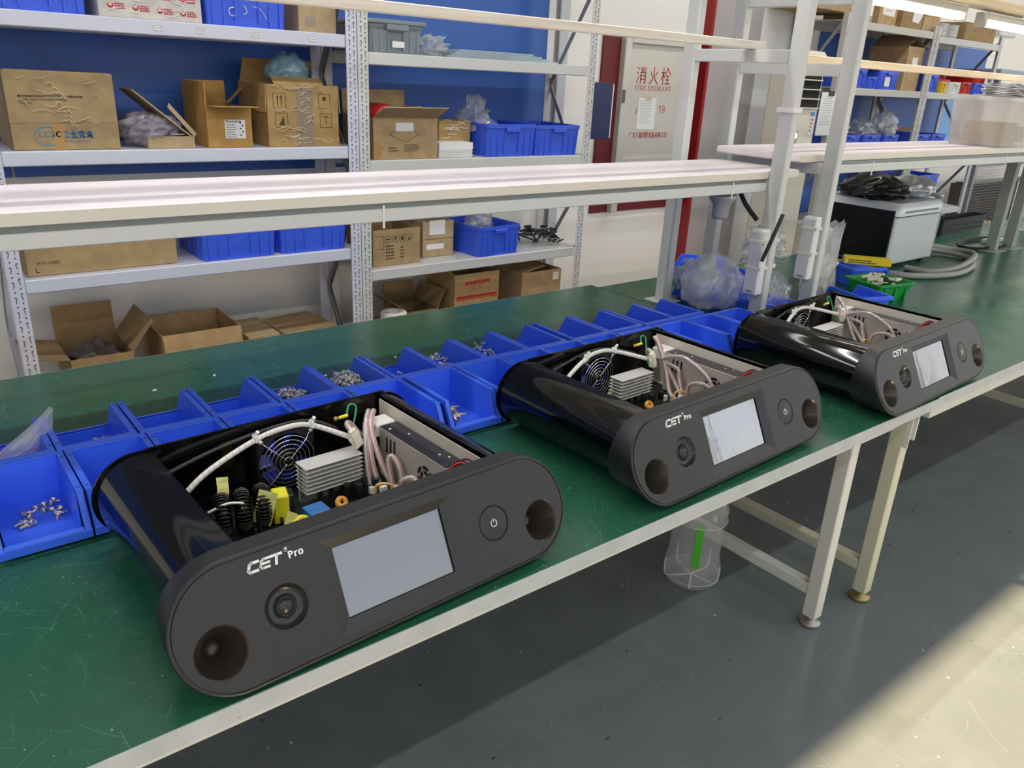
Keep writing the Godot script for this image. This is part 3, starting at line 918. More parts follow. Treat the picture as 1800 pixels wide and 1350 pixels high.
	part("lid", s, grey, t)
	face_part(t, "sticker", -0.02, 0.035, 0.022, 0.045, 0.168, paper, "white label")
	for k in 4:
		s = mk(); bb(s, 0, 0.62 - k * 0.07, 0.0, 0.008, -0.12, 0.12, 0.001)
		var o := part("glass_sheet", s, clear("glass_sheet_mat", Color(0.78, 0.86, 0.86), 0.5, 0.08))
		o.position = Vector3(2.0 + k * 0.02, y + k * 0.0085, -2.16)
		tag(o, ["lowest clear sheet in the stack on the second rack's top shelf", "second clear sheet up in the stack beside the grey tote", "third clear sheet up in the stack beside the grey tote", "topmost clear sheet of the stack beside the grey tote"][k], "sheet", "clear sheets on the second rack")
	film("plastic_wrap", "crumpled clear wrap between the grey tote and the stacked clear sheets", "wrap", Vector3(1.965, y, -2.13), Vector3(0.16, 0.085, 0.16), clear("wrap_clear", Color(0.85, 0.86, 0.86), 0.35, 0.1), 23, 0.35)

	# -- second rack, third level (y 1.286)
	y = 1.2865
	var kraft := c8(188, 160, 120)
	t = carton("open kraft carton with a printed diamond, on the second rack by its left post", Vector3(1.793, y, -2.165), 0.31, 0.165, 0.27, "card_g", kraft, [64, 4, 999, 999], 0.0, "", 0.10)
	s = mk()
	for q in [[-0.08, 0.098, -0.005, 0.068], [-0.005, 0.068, 0.062, 0.098], [0.062, 0.098, 0.04, 0.112], [-0.06, 0.112, -0.08, 0.098]]:
		tube(s, [Vector3(q[0], q[1], 0.1353), Vector3(q[2], q[3], 0.1353)], 0.0009, 5)
	print_lines(s, -0.01, 0.055, 0.135, 0.075, 4, 0.0078, 0.003, r)
	print_lines(s, -0.085, 0.043, 0.135, 0.045, 2, 0.011, 0.004, r)
	part("printing", s, ink, t)
	face_part(t, "sticker", -0.05, 0.035, 0.112, 0.146, 0.1352, paper, "pale square sticker")
	s = mk(); prism(s, V2([-0.155, 0.0, -0.13, 0.0, -0.105, 0.05, -0.155, 0.075]), 0.135, 0.1358)
	part("tape", s, mat("tape_tan", Color.WHITE), t)
	s = mk()
	X = Transform3D(Basis(Vector3.RIGHT, PI / 2).rotated(Vector3.UP, 0.4), Vector3.ZERO)
	lathe(s, [Vector2(0.02, -0.045), Vector2(0.05, -0.045), Vector2(0.052, -0.04), Vector2(0.052, 0.04), Vector2(0.05, 0.045), Vector2(0.02, 0.045), Vector2(0.02, -0.045)], 28)
	X = Transform3D()
	var o2 := part("film_roll", s, mat("roll_red", c8(206, 56, 56), 0.25))
	o2.position = Vector3(1.72, y + 0.165, -2.14)
	tag(o2, "glossy red roll of tape standing in the open kraft carton", "roll")
	t = carton("little brown box tilted on top of the open kraft carton", Vector3(1.865, y + 0.158, -2.15), 0.115, 0.045, 0.09, "card_b", tan2, [], 0.1)
	t.rotation.z = 0.09
	t = carton("small brown box in shiny wrap behind the white plates on the second rack", Vector3(2.1, y, -2.2), 0.17, 0.15, 0.16, "card_c", c8(178, 146, 94), [])
	s = mk()
	for k in 12:
		var p := Vector3(r.randf_range(-0.08, 0.03), r.randf_range(0.07, 0.15), 0.0815)
		tube(s, spl([p, p + Vector3(0.02, r.randf_range(-0.008, 0.008), 0.0015), p + Vector3(0.045, r.randf_range(-0.01, 0.01), 0)], 3), 0.0012, 5)
	part("film_creases", s, mat("film_white", Color.WHITE), t)
	for k in 6:
		s = mk(); bb(s, -0.09, 0.09, 0, 0.0062 if k < 5 else 0.03, -0.06, 0.06, 0.001)
		var o := part("white_plate" if k < 5 else "white_carton", s, mat("plate_white", c8(214, 218, 212), 0.5) if k < 5 else paper)
		o.position = Vector3(2.052 + (k % 2) * 0.003, y + k * 0.0066, -2.1)
		var nth: String = ["bottom", "second", "third", "fourth", "fifth"][k] if k < 5 else ""
		if k < 5: tag(o, "%s white plate from below in the stack left of the blue totes" % nth, "plate", "white plates stacked on the second rack")
		else: tag(o, "flat white carton lying on the stacked white plates", "carton")
	tote("left blue tote of the pair on the second rack, clear film hanging over it", Vector3(2.352, y, -2.175), 0.292, 0.142, 0.31, blue)
	tote("right blue tote of the pair on the second rack, next to its end post", Vector3(2.634, y, -2.175), 0.284, 0.138, 0.31, blue)
	film("plastic_bag", "crumpled clear bag sticking up out of the left blue tote of the pair", "bag", Vector3(2.24, y + 0.10, -2.17), Vector3(0.19, 0.15, 0.16), clear("bag_clear", Color(0.86, 0.88, 0.9), 0.22, 0.08), 31, 0.5, 0.4)

	# -- second rack, second level (y 0.83)
	y = 0.8305
	t = carton("open tan carton with four printed handling symbols on the second rack's lower shelf", Vector3(1.757, y, -2.17), 0.236, 0.16, 0.24, "card_d", kraft, [999, 999, 999, 999])
	s = mk()
	for k in 4:
		var cx := -0.042 + k * 0.035
		for e in 4:
			if e < 2: bb(s, cx - 0.013, cx + 0.013, 0.118 + (0.014 if e == 0 else -0.014) - 0.0006, 0.118 + (0.014 if e == 0 else -0.014) + 0.0006, 0.12, 0.1207)
			else: bb(s, cx + (0.013 if e == 2 else -0.013) - 0.0006, cx + (0.013 if e == 2 else -0.013) + 0.0006, 0.104, 0.132, 0.12, 0.1207)
	bb(s, -0.052, -0.036, 0.115, 0.12, 0.12, 0.1207)
	prism(s, V2([-0.014, 0.126, 0.0, 0.126, -0.005, 0.116, -0.005, 0.109, -0.009, 0.109, -0.009, 0.116]), 0.12, 0.1207)
	bb(s, 0.021, 0.035, 0.11, 0.124, 0.12, 0.1207)
	prism(s, V2([0.056, 0.108, 0.07, 0.108, 0.063, 0.126]), 0.12, 0.1207)
	print_lines(s, -0.055, 0.085, 0.12, 0.04, 5, 0.014, 0.006, r)
	print_lines(s, 0.018, 0.075, 0.12, 0.018, 4, 0.014, 0.006, r)
	for e in 2: bb(s, -0.108, -0.064, 0.132 - e * 0.056, 0.1335 - e * 0.056, 0.12, 0.1207)
	bb(s, -0.0655, -0.064, 0.076, 0.1335, 0.12, 0.1207)
	part("printing", s, ink, t)
	for k in 2:
		t = carton(["lower of two stacked cartons behind the open symbol carton, with a torn label", "upper of two stacked cartons behind the open symbol carton, with a white sheet"][k], Vector3(2.02, y + k * 0.083, -2.22), 0.17, 0.081, 0.2, "card_b", kraft, [])
		if k == 0: face_part(t, "torn_label", -0.065, 0.03, 0.035, 0.06, 0.1, paper, "torn white label")
		else: face_part(t, "paper_sheet", -0.05, 0.035, 0.02, 0.085, 0.1, paper, "white sheet")
	tote("blue tote with crumpled clear bags inside, second rack's lower shelf", Vector3(2.29, y, -2.16), 0.262, 0.14, 0.3, blue, 0.06)
	film("plastic_bag", "crumpled clear bag heaped in the middle of the lower blue tote", "bag", Vector3(2.25, y + 0.07, -2.13), Vector3(0.14, 0.12, 0.13), clear("bag_clear", Color.WHITE, 0.3), 33, 0.3)
	film("plastic_bag", "second clear bag at the back of the lower blue tote", "bag", Vector3(2.34, y + 0.07, -2.22), Vector3(0.12, 0.13, 0.11), clear("bag_clear", Color.WHITE, 0.3), 34, 0.3)
	s = mk()
	for k in 26:
		var p := Vector3(r.randf_range(-0.09, 0.09), 0.008 + r.randf() * 0.06, r.randf_range(-0.08, 0.1))
		tube(s, spl([p, p + Vector3(r.randf_range(-0.05, 0.05), 0.02, r.randf_range(-0.04, 0.04)), p + Vector3(r.randf_range(-0.09, 0.09), -0.005, r.randf_range(-0.06, 0.06))], 5), 0.004, 6)
	for k in 12: bx(s, Vector3(r.randf_range(-0.08, 0.08), 0.03 + r.randf() * 0.06, r.randf_range(-0.05, 0.08)), Vector3(0.045, 0.014, 0.012), 0.003)
	var cab := part("cable_heap", s, mat("cable_black", c8(36, 37, 42), 0.4))
	cab.position = Vector3(2.64, y, -2.16); cab.set_meta("kind", "stuff")
	tag(cab, "heap of tangled black connector leads right of the lower blue tote", "cables")

	# -- second rack, bottom level (y 0.42)
	y = 0.4205
	t = carton("carton with red printed bands and brown tape, below the second rack's shelf", Vector3(2.205, y, -2.18), 0.262, 0.325, 0.25, "card_f", kraft, [999, 999, 60, 999], 0.0, "", 0.14)
	s = mk()
	for k in 6: bb(s, -0.07 + k * 0.025, -0.05 + k * 0.025, 0.268 + k * 0.001, 0.286 + k * 0.001, 0.125, 0.1257)
	bb(s, -0.12, 0.12, 0.205, 0.218, 0.125, 0.1257); bb(s, -0.12, 0.12, 0.198, 0.202, 0.125, 0.1257)
	for k in 4: bb(s, -0.03 + k * 0.016, -0.024 + k * 0.016, 0.244, 0.25, 0.125, 0.1257)
	part("printing", s, red, t)
	s = mk()
	for x in [-0.09, 0.0, 0.09]: bb(s, x - 0.02, x + 0.02, 0.2, 0.275, 0.125, 0.1254)
	part("tape", s, mat("tape_tan", Color.WHITE), t)
	t = carton("tan carton with a white label, lowest at the second rack's right end", Vector3(2.615, y, -2.18), 0.262, 0.29, 0.25, "card_g", kraft, [999, 999, -80, 999], 0.0, "", 0.15)
	face_part(t, "sticker", 0.075, 0.115, 0.235, 0.275, 0.125, paper, "white label")
	carton("open brown carton with a side flap out, half hidden behind the bench edge", Vector3(1.92, y, -2.2), 0.17, 0.17, 0.22, "card_e", tan1, [999, 5, 55, 25], 0.0, "", 0.09)
	s = mk(); lathe(s, [Vector2(0, 0), Vector2(0.055, 0), Vector2(0.06, 0.006), Vector2(0.06, 0.06), Vector2(0.054, 0.066), Vector2(0.03, 0.066), Vector2(0.03, 0.05), Vector2(0, 0.05)], 28)
	var roll := part("film_roll", s, mat("roll_white", c8(232, 232, 230), 0.5))
	roll.position = Vector3(1.755, y + 0.125, -2.08)
	tag(roll, "white wrapped roll beside the middle rack posts, just above the bench edge", "roll")
	carton("plain carton under the white wrapped roll", Vector3(1.725, y, -2.12), 0.16, 0.123, 0.22, "card_b", tan2, [])

# ------------------------------------------------------------------ consoles
const TILT := 0.454

func stad(w: float, h: float, z: float, n := 28) -> PackedVector3Array:
	var o := PackedVector3Array()
	var r := h / 2
	for i in n + 1:
		var a := -PI / 2 + PI * i / n
		o.append(Vector3(w / 2 - r + cos(a) * r, sin(a) * r, z))
	for i in n + 1:
		var a := PI / 2 + PI * i / n
		o.append(Vector3(-w / 2 + r + cos(a) * r, sin(a) * r, z))
	return o

func hit(c: Vector2, ang: float, poly: PackedVector2Array) -> Vector2:
	var d := Vector2(cos(ang), sin(ang))
	for i in poly.size():
		var a := poly[i] - c; var e := poly[(i + 1) % poly.size()] - poly[i]
		var den := d.cross(e)
		if absf(den) < 1e-12: continue
		var t := a.cross(e) / den
		var u := a.cross(d) / den
		if t > 0 and u > -1e-6 and u < 1.000001: return c + d * t
	return c

func ring_fill(s: SurfaceTool, c: Vector2, hole: PackedVector2Array, outer: PackedVector2Array, z: float) -> void:
	var angs := []
	for p in hole: angs.append((p - c).angle())
	for p in outer: angs.append((p - c).angle())
	angs.sort()
	var u := [angs[0]]
	for a in angs:
		if a - u[-1] > 1e-4: u.append(a)
	u.append(u[0] + TAU)
	for i in u.size() - 1:
		var a := hit(c, u[i], hole); var b := hit(c, u[i], outer)
		var e := hit(c, u[i + 1], outer); var g := hit(c, u[i + 1], hole)
		quad(s, Vector3(a.x, a.y, z), Vector3(b.x, b.y, z), Vector3(e.x, e.y, z), Vector3(g.x, g.y, z))

func circle2(c: Vector2, r: float, n := 56) -> PackedVector2Array:
	var o := PackedVector2Array()
	for i in n: o.append(c + Vector2(cos(TAU * i / n), sin(TAU * i / n)) * r)
	return o

func console(label: String, x: float, z: float, yaw: float, v: int, ox: float) -> void:
	var t := thing("console", label, "device", Vector3(x, 0.75, z), yaw, "consoles on the green bench")
	var gloss := mat("gloss_black", c8(9, 9, 11), 0.09)
	gloss.metallic_specular = 0.38
	gloss.clearcoat_enabled = true; gloss.clearcoat = 0.25; gloss.clearcoat_roughness = 0.04
	var matte := mat("bezel_grey", c8(25, 25, 26), 0.4)
	var black := mat("plastic_black", c8(18, 18, 20), 0.5)
	var steel := mat("psu_steel", c8(192, 189, 182), 0.4, 0.25)
	# bezel: tilted face with a skirt that runs back to an upright plane
	var pl := Transform3D(Basis(Vector3(1, 0, 0), Vector3(0, cos(TILT), -sin(TILT)), Vector3(0, sin(TILT), cos(TILT))), Vector3(0, 0.015 + 0.102 * cos(TILT), -0.102 * sin(TILT)))
	var W := 0.778; var H := 0.204
	var s := mk()
	var rings := []
	var back := PackedVector3Array()
	var back2 := PackedVector3Array()
	var mid := PackedVector3Array()
	for p in stad(W, H, -0.004):
		var q := pl * p
		back.append(Vector3(q.x * 0.974, 0.106 + (q.y - 0.106) * 0.985, -0.128))
		back2.append(Vector3(q.x * 0.95, 0.106 + (q.y - 0.106) * 0.94, -0.128))
		mid.append(Vector3(q.x, q.y, q.z))
	loft(s, [back2, back], false, false, 3)
	loft(s, [back, mid], false, false, 2)
	for d in [[0.0, -0.004], [0.0008, -0.0018], [0.0028, 0.0], [0.005, -0.0004]]:
		var ring := PackedVector3Array()
		for p in stad(W - d[0] * 2, H - d[0] * 2, d[1]): ring.append(pl * p)
		rings.append(ring)
	loft(s, rings, false, false, 2)
	rings = []
	for d in [[0.005, -0.0004], [0.0052, -0.003], [0.0072, -0.003], [0.0074, 0.0]]:
		var ring := PackedVector3Array()
		for p in stad(W - d[0] * 2, H - d[0] * 2, d[1]): ring.append(pl * p)
		rings.append(ring)
	loft(s, rings, false, false, -1)
	X = pl
	var edge := PackedVector2Array()
	for p in stad(W - 0.0148, H - 0.0148, 0): edge.append(Vector2(p.x, p.y))
	var cuts := [-1.0, -0.262, -0.155, 0.153, 0.261, 1.0]
	var cen := [Vector2(-0.3185, -0.029), Vector2(-0.209, -0.001), Vector2(-0.001, -0.003), Vector2(0.2075, -0.003), Vector2(0.32, -0.034)]
	var so := V2([-0.134, -0.084, 0.132, -0.084, 0.132, 0.076, -0.134, 0.076])
	var si := V2([-0.112, -0.061, 0.105, -0.061, 0.105, 0.059, -0.112, 0.059])
	var holes := [circle2(cen[0], 0.041), circle2(cen[1], 0.0355), so, circle2(cen[3], 0.034), circle2(cen[4], 0.041)]
	var hh: float = H / 2 - 0.0074
	for i in 5:
		var box := V2([maxf(cuts[i], -0.5), -0.2, minf(cuts[i + 1], 0.5), -0.2, minf(cuts[i + 1], 0.5), 0.2, maxf(cuts[i], -0.5), 0.2])
		var got := Geometry2D.intersect_polygons(edge, box)
		ring_fill(s, cen[i], holes[i], got[0], 0.0)
	# sloping recess round the screen
	for i in 4:
		var j := (i + 1) % 4
		quad(s, Vector3(si[i].x, si[i].y, -0.008), Vector3(so[i].x, so[i].y, 0), Vector3(so[j].x, so[j].y, 0), Vector3(si[j].x, si[j].y, -0.008))
		quad(s, Vector3(si[i].x, si[i].y, -0.014), Vector3(si[i].x, si[i].y, -0.008), Vector3(si[j].x, si[j].y, -0.008), Vector3(si[j].x, si[j].y, -0.014))
	X = Transform3D()
	part("bezel", s, matte, t)
	# funnel holes
	for i in [0, 4]:
		s = mk()
		X = pl * Transform3D(Basis(Vector3.RIGHT, PI / 2), Vector3(cen[i].x, cen[i].y, 0))
		lathe(s, [Vector2(0.041, 0.0), Vector2(0.039, -0.0015), Vector2(0.037, -0.005), Vector2(0.026, -0.026), Vector2(0.013, -0.05), Vector2(0.012, -0.056), Vector2(0.0, -0.056)], 48)
		X = Transform3D()
		var mf := mat("funnel_bronze", c8(66, 60, 55), 0.3, 0.55)
		mf.cull_mode = BaseMaterial3D.CULL_DISABLED
		part("funnel", s, mf, t)
	# dished knob
	s = mk()
	X = pl * Transform3D(Basis(Vector3.RIGHT, PI / 2), Vector3(cen[1].x, cen[1].y, 0))
	lathe(s, [Vector2(0.0355, 0.0), Vector2(0.034, -0.002), Vector2(0.031, -0.008), Vector2(0.026, -0.0115), Vector2(0.021, -0.012), Vector2(0.0165, -0.009), Vector2(0.0155, -0.004), Vector2(0.0145, -0.003), Vector2(0.0135, -0.0035), Vector2(0.0132, -0.006), Vector2(0.0125, -0.006), Vector2(0.0122, -0.0032), Vector2(0.0, -0.003)], 48)
	X = Transform3D()
	var dish := part("dished_socket", s, mat("socket_grey", c8(44, 44, 46), 0.3, 0.25), t)
	s = mk()
	X = pl * Transform3D(Basis(), Vector3(cen[1].x, cen[1].y, -0.003))
	tube(s, [Vector3(-0.001, 0.002, 0.0), Vector3(0.002, 0.0, 0.0), Vector3(-0.001, -0.002, 0.0)], 0.0006, 5)
	X = Transform3D()
	part("arrow_mark", s, mat("plastic_black", Color.BLACK), dish)
	# power button
	s = mk()
	X = pl * Transform3D(Basis(Vector3.RIGHT, PI / 2), Vector3(cen[3].x, cen[3].y, 0))
	lathe(s, [Vector2(0.034, 0.0), Vector2(0.0336, -0.003), Vector2(0.0316, -0.003), Vector2(0.0312, -0.0004), Vector2(0.030, 0.0), Vector2(0.0, 0.0003)], 48)
	X = Transform3D()
	var btn := part("power_button", s, matte, t)
	s = mk()
	X = pl * Transform3D(Basis(), Vector3(cen[3].x, cen[3].y, 0.0006))
	var arc := []
	for i in 21:
		var a := PI / 2 + 0.6 + (TAU - 1.2) * i / 20
		arc.append(Vector3(cos(a), sin(a), 0) * 0.0066)
	tube(s, arc, 0.0008, 6); tube(s, [Vector3(0, 0.009, 0), Vector3(0, 0.0015, 0)], 0.0008, 6)
	X = Transform3D()
	part("power_symbol", s, mat("mark_white", c8(225, 225, 225), 0.5), btn)
	# screen
	s = mk()
	X = pl; bb(s, -0.112, 0.105, -0.061, 0.059, -0.0145, -0.0105, 0.0005); X = Transform3D()
	var sc := part("screen_glass", s, mat("screen_black", c8(8, 8, 9), 0.1), t)
	s = mk()
	X = pl; bb(s, -0.1105, 0.1015, -0.0595, 0.0575, -0.0105, -0.0102); X = Transform3D()
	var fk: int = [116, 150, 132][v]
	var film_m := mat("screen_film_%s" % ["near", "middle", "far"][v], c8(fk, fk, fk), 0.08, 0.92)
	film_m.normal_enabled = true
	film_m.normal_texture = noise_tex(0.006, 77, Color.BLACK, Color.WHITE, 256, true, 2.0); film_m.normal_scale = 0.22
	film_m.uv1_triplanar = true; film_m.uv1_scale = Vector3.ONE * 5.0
	part("protective_film", s, film_m, sc, "wavy protective film")
	# maker's mark
	s = mk()
	X = pl
	strokes(s, "9.6,9 4.4,9 2.4,7.6 .8,3 1.6,1.4 2.6,1 8,1", Vector3(-0.254, 0.0665, 0.0002), 0.0195, 0.0165, 0.0042)
	strokes(s, "9.6,9 4.4,9 2.4,7.6 .8,3 1.6,1.4 2.6,1 8,1;1.6,5 8.6,5", Vector3(-0.2345, 0.0665, 0.0002), 0.0185, 0.0165, 0.0036)
	strokes(s, "1.4,9 9.6,9;5.6,9 4,1.0", Vector3(-0.2155, 0.0665, 0.0002), 0.0185, 0.0165, 0.0042)
	for i in 2:
		var c2 := []
		for k in 17: c2.append(Vector3(-0.1895 + cos(TAU * k / 16) * 0.0026, 0.0835 + sin(TAU * k / 16) * 0.0026, 0.0003))
		if i == 0: tube(s, c2, 0.0003, 5)
	X = Transform3D()
	part("maker_mark", s, mat("mark_white", Color.WHITE), t)
	var w := words("Pro", 0.0112, mat("mark_white", Color.WHITE), t, Vector3.ZERO, Vector3.ZERO, "maker_mark", false, true, 1.08)
	w.transform = pl * Transform3D(w.transform.basis, Vector3(-0.1885, 0.0645, 0.0004))
	w = words("R", 0.003, mat("mark_white", Color.WHITE), t, Vector3.ZERO, Vector3.ZERO, "registered_mark", false, true)
	w.transform = pl * Transform3D(w.transform.basis, Vector3(-0.1905, 0.0815, 0.0004))

	# housing: glossy round-ended shell with an open top
	var bw := 0.702; var bh := 0.166; var by := 0.016 + bh / 2
	var outl := PackedVector2Array()
	var inn := PackedVector2Array()
	var r := bh / 2
	for k in 2:
		var rr_ := r - k * 0.0035
		var o := PackedVector2Array()
		o.append(Vector2(-0.243, by + rr_))
		for i in 29:
			var a := PI / 2 + PI * i / 28
			o.append(Vector2(-bw / 2 + r + cos(a) * rr_, by + sin(a) * rr_))
		for i in 29:
			var a := -PI / 2 + PI * i / 28
			o.append(Vector2(bw / 2 - r + cos(a) * rr_, by + sin(a) * rr_))
		o.append(Vector2(0.278, by + rr_))
		if k == 0: outl = o
		else: inn = o
	s = mk()
	s.set_smooth_group(1)
	var z0 := -0.545; var z1 := -0.126
	for i in outl.size() - 1:
		var a := outl[i]; var b := outl[i + 1]
		quad(s, Vector3(a.x, a.y, z0), Vector3(b.x, b.y, z0), Vector3(b.x, b.y, z1), Vector3(a.x, a.y, z1))
	s.set_smooth_group(2)
	for i in inn.size() - 1:
		var a := inn[i]; var b := inn[i + 1]
		quad(s, Vector3(a.x, a.y, z1), Vector3(b.x, b.y, z1), Vector3(b.x, b.y, z0), Vector3(a.x, a.y, z0))
	s.set_smooth_group(-1)
	bb(s, -0.2445, -0.2425, by + r - 0.009, by + r, z0, z1); bb(s, 0.2775, 0.2795, by + r - 0.009, by + r, z0, z1)
	part("housing", s, gloss, t)
	# thin back panel, a little larger than the shell
	s = mk()
	var pp := PackedVector2Array()
	for p in stad(bw + 0.012, bh + 0.006, 0): pp.append(Vector2(p.x, p.y + by))
	prism(s, pp, z0 - 0.005, z0)
	bb(s, -0.25, 0.285, by + r, by + r + 0.006, z0 - 0.005, z0, 0.0015)
	part("back_panel", s, gloss, t)
	s = mk()
	for xx in [-0.25, 0.25]:
		for zz in [-0.48, -0.17]: bb(s, xx - 0.015, xx + 0.015, 0.0, 0.018, zz - 0.015, zz + 0.015, 0.003)
	part("foot_pads", s, black, t)
	s = mk(); bb(s, -0.27, 0.27, 0.022, 0.026, -0.53, -0.135)
	part("base_plate", s, mat("base_dark", c8(30, 30, 32), 0.5), t)
	s = mk(); bb(s, 0.2645, 0.2675, 0.026, 0.174, -0.535, -0.14); bb(s, 0.252, 0.267, 0.026, 0.029, -0.535, -0.14)
	part("inner_bracket", s, mat("bracket_ivory", c8(214, 207, 193), 0.42, 0.12), t)
	s = mk(); bb(s, -0.262, 0.268, 0.026, 0.172, -0.138, -0.134)
	part("front_baffle", s, mat("base_dark", Color.BLACK), t)

	# fan with wire guard on the back panel
	var fc := Vector3(0.012 + ox, 0.099, -0.517)
	s = mk()
	bb(s, fc.x - 0.066, fc.x + 0.066, fc.y - 0.066, fc.y - 0.062, -0.543, fc.z + 0.008); bb(s, fc.x - 0.066, fc.x + 0.066, fc.y + 0.062, fc.y + 0.066, -0.543, fc.z + 0.008)
	bb(s, fc.x - 0.066, fc.x - 0.062, fc.y - 0.066, fc.y + 0.066, -0.543, fc.z + 0.008); bb(s, fc.x + 0.062, fc.x + 0.066, fc.y - 0.066, fc.y + 0.066, -0.543, fc.z + 0.008)
	ring_fill_at(s, Vector2(fc.x, fc.y), circle2(Vector2(fc.x, fc.y), 0.062, 40), V2([fc.x - 0.066, fc.y - 0.066, fc.x + 0.066, fc.y - 0.066, fc.x + 0.066, fc.y + 0.066, fc.x - 0.066, fc.y + 0.066]), fc.z + 0.008)
	var fan_p := part("fan", s, black, t)
	for k in 7:
		s = mk()
		X = Transform3D(Basis(Vector3.BACK, TAU * k / 7 + 0.4), Vector3(fc.x, fc.y, fc.z - 0.008))
		sheet(s, Vector3(0.016, -0.006, -0.006), Vector3(0.059, -0.017, -0.008), Vector3(0.059, 0.013, 0.006), Vector3(0.016, 0.008, 0.006), 0.0015)
		X = Transform3D()
		part("blade", s, mat("fan_blue", c8(24, 44, 150), 0.25), fan_p)
	s = mk()
	X = Transform3D(Basis(Vector3.RIGHT, PI / 2), Vector3(fc.x, fc.y, fc.z))
	lathe(s, [Vector2(0, -0.012), Vector2(0.025, -0.012), Vector2(0.025, 0.003), Vector2(0.022, 0.005), Vector2(0, 0.005)], 24)
	X = Transform3D()
	part("hub", s, black, fan_p)
	s = mk()
	for k in 6:
		var ring := []
		var rad := 0.010 + k * 0.0098
		for i in 40: ring.append(Vector3(fc.x + cos(TAU * i / 40) * rad, fc.y + sin(TAU * i / 40) * rad, fc.z + 0.016))
		tube(s, ring, 0.0011, 6, false, true)
	for k in 4:
		var a := PI / 4 + k * PI / 2
		var d := Vector3(cos(a), sin(a), 0)
		tube(s, [fc + d * 0.006 + Vector3(0, 0, 0.0172), fc + d * 0.060 + Vector3(0, 0, 0.0172), fc + d * 0.072 + Vector3(0, 0, 0.0105), fc + d * 0.078 + Vector3(0, 0, 0.0105)], 0.0012, 6)
	part("wire_guard", s, mat("chrome", c8(214, 214, 214), 0.18, 0.95), fan_p, "chrome wire guard")
	for k in 4:
		s = mk()
		var a := PI / 4 + k * PI / 2
		X = Transform3D(Basis(Vector3.RIGHT, PI / 2), fc + Vector3(cos(a), sin(a), 0) * 0.08 + Vector3(0, 0, 0.009))
		lathe(s, [Vector2(0, 0), Vector2(0.006, 0), Vector2(0.006, 0.002), Vector2(0.004, 0.005), Vector2(0, 0.005)], 16)
		X = Transform3D()
		part("screw", s, mat("chrome", Color.WHITE), fan_p)

	# heat sink on the board
	var board := mk(); bb(board, -0.2, 0.17, 0.030, 0.0325, -0.50, -0.16)
	part("circuit_board", board, mat("pcb_black", c8(22, 30, 26), 0.35), t)
	var alu := mat("aluminium", c8(218, 218, 216), 0.42, 0.45)
	var hx: float = 0.07 + ox
	var hb := mk(); bb(hb, hx - 0.066, hx + 0.066, 0.0325, 0.118, -0.445, -0.439)
	var hs := part("heat_sink", hb, alu, t)
	for k in 7:
		s = mk(); bb(s, hx - 0.067, hx + 0.067, 0.119 - k * 0.0095, 0.121 - k * 0.0095, -0.452, -0.405, 0.0004)
		part("fin", s, alu, hs)
	s = mk(); bb(s, hx - 0.066, hx + 0.066, 0.0325, 0.119, -0.439, -0.431)
	part("core", s, mat("aluminium_dull", c8(150, 152, 152), 0.45, 0.7), hs)
	for k in 3:
		s = mk(); bb(s, hx - 0.03 + k * 0.026, hx - 0.02 + k * 0.026, 0.036, 0.056, -0.431, -0.427, 0.001)
		for j in 3: bb(s, hx - 0.029 + k * 0.026 + j * 0.0035, hx - 0.028 + k * 0.026 + j * 0.0035, 0.026, 0.036, -0.43, -0.429)
		part("transistor", s, black, t)
	for k in 4:
		s = mk()
		X = Transform3D(Basis(), Vector3(hx + 0.02 + k * 0.021, 0.042, -0.395 + (k % 2) * 0.012))
		lathe(s, [Vector2(0, 0), Vector2(0.0075, 0), Vector2(0.008, 0.001), Vector2(0.008, 0.024), Vector2(0.0072, 0.025), Vector2(0.0065, 0.0245), Vector2(0, 0.0245)], 18)
		X = Transform3D()
		part("capacitor", s, mat("cap_black", c8(30, 30, 36), 0.2), t)
	# toroids
	for k in 3:
		s = mk()
		var tc := Vector3(-0.17 + k * 0.038 + ox, 0.076, -0.41 + k * 0.004)
		var b := Basis(Vector3.UP, 1.25)
		for q in 34:
			var a := TAU * q / 34
			var cdir := b * Vector3(cos(a), sin(a), 0)
			var ring := []
			for i in 10:
				var e := TAU * i / 10
				ring.append(tc + cdir * (0.029 + cos(e) * 0.0135) + b * Vector3(0, 0, 1) * sin(e) * 0.0145)
			tube(s, ring, 0.0021, 5, false, true)
		var ring0 := []
		for q in 24: ring0.append(tc + b * Vector3(cos(TAU * q / 24), sin(TAU * q / 24), 0) * 0.029)
		tube(s, ring0, 0.0112, 8, false, true)
		part("toroid_coil", s, mat("winding_black", c8(20, 18, 17), 0.16), t)
	# insulation slips
	var slip := mat("slip_yellow", c8(226, 226, 142), 0.6)
	for q in [[-0.155, 0.118, -0.44, 0.35, 0.03, 0.042], [-0.10, 0.085, -0.375, -0.5, 0.036, 0.07], [-0.07, 0.055, -0.335, -0.7, 0.02, 0.055]]:
		s = mk()
		X = Transform3D(Basis(Vector3.UP, q[3]) * Basis(Vector3.BACK, -0.25), Vector3(q[0] + ox, q[1], q[2]))
		var rw := []
		for i in 5: rw.append(PackedVector3Array([Vector3(-q[4] / 2, -q[5] / 2 + q[5] * i / 4, 0.004 * sin(i * 1.1)), Vector3(q[4] / 2, -q[5] / 2 + q[5] * i / 4 - 0.003, 0.004 * sin(i * 1.1 + 0.5))]))
		for i in 4: sheet(s, rw[i][0], rw[i][1], rw[i + 1][1], rw[i + 1][0], 0.0006)
		X = Transform3D()
		part("insulation_slip", s, slip, t)
	# transformer
	var txm := mat("tape_yellow", c8(224, 220, 44), 0.35)
	s = mk()
	X = Transform3D(Basis(Vector3.UP, -0.3), Vector3(-0.058 + ox, 0, -0.40))
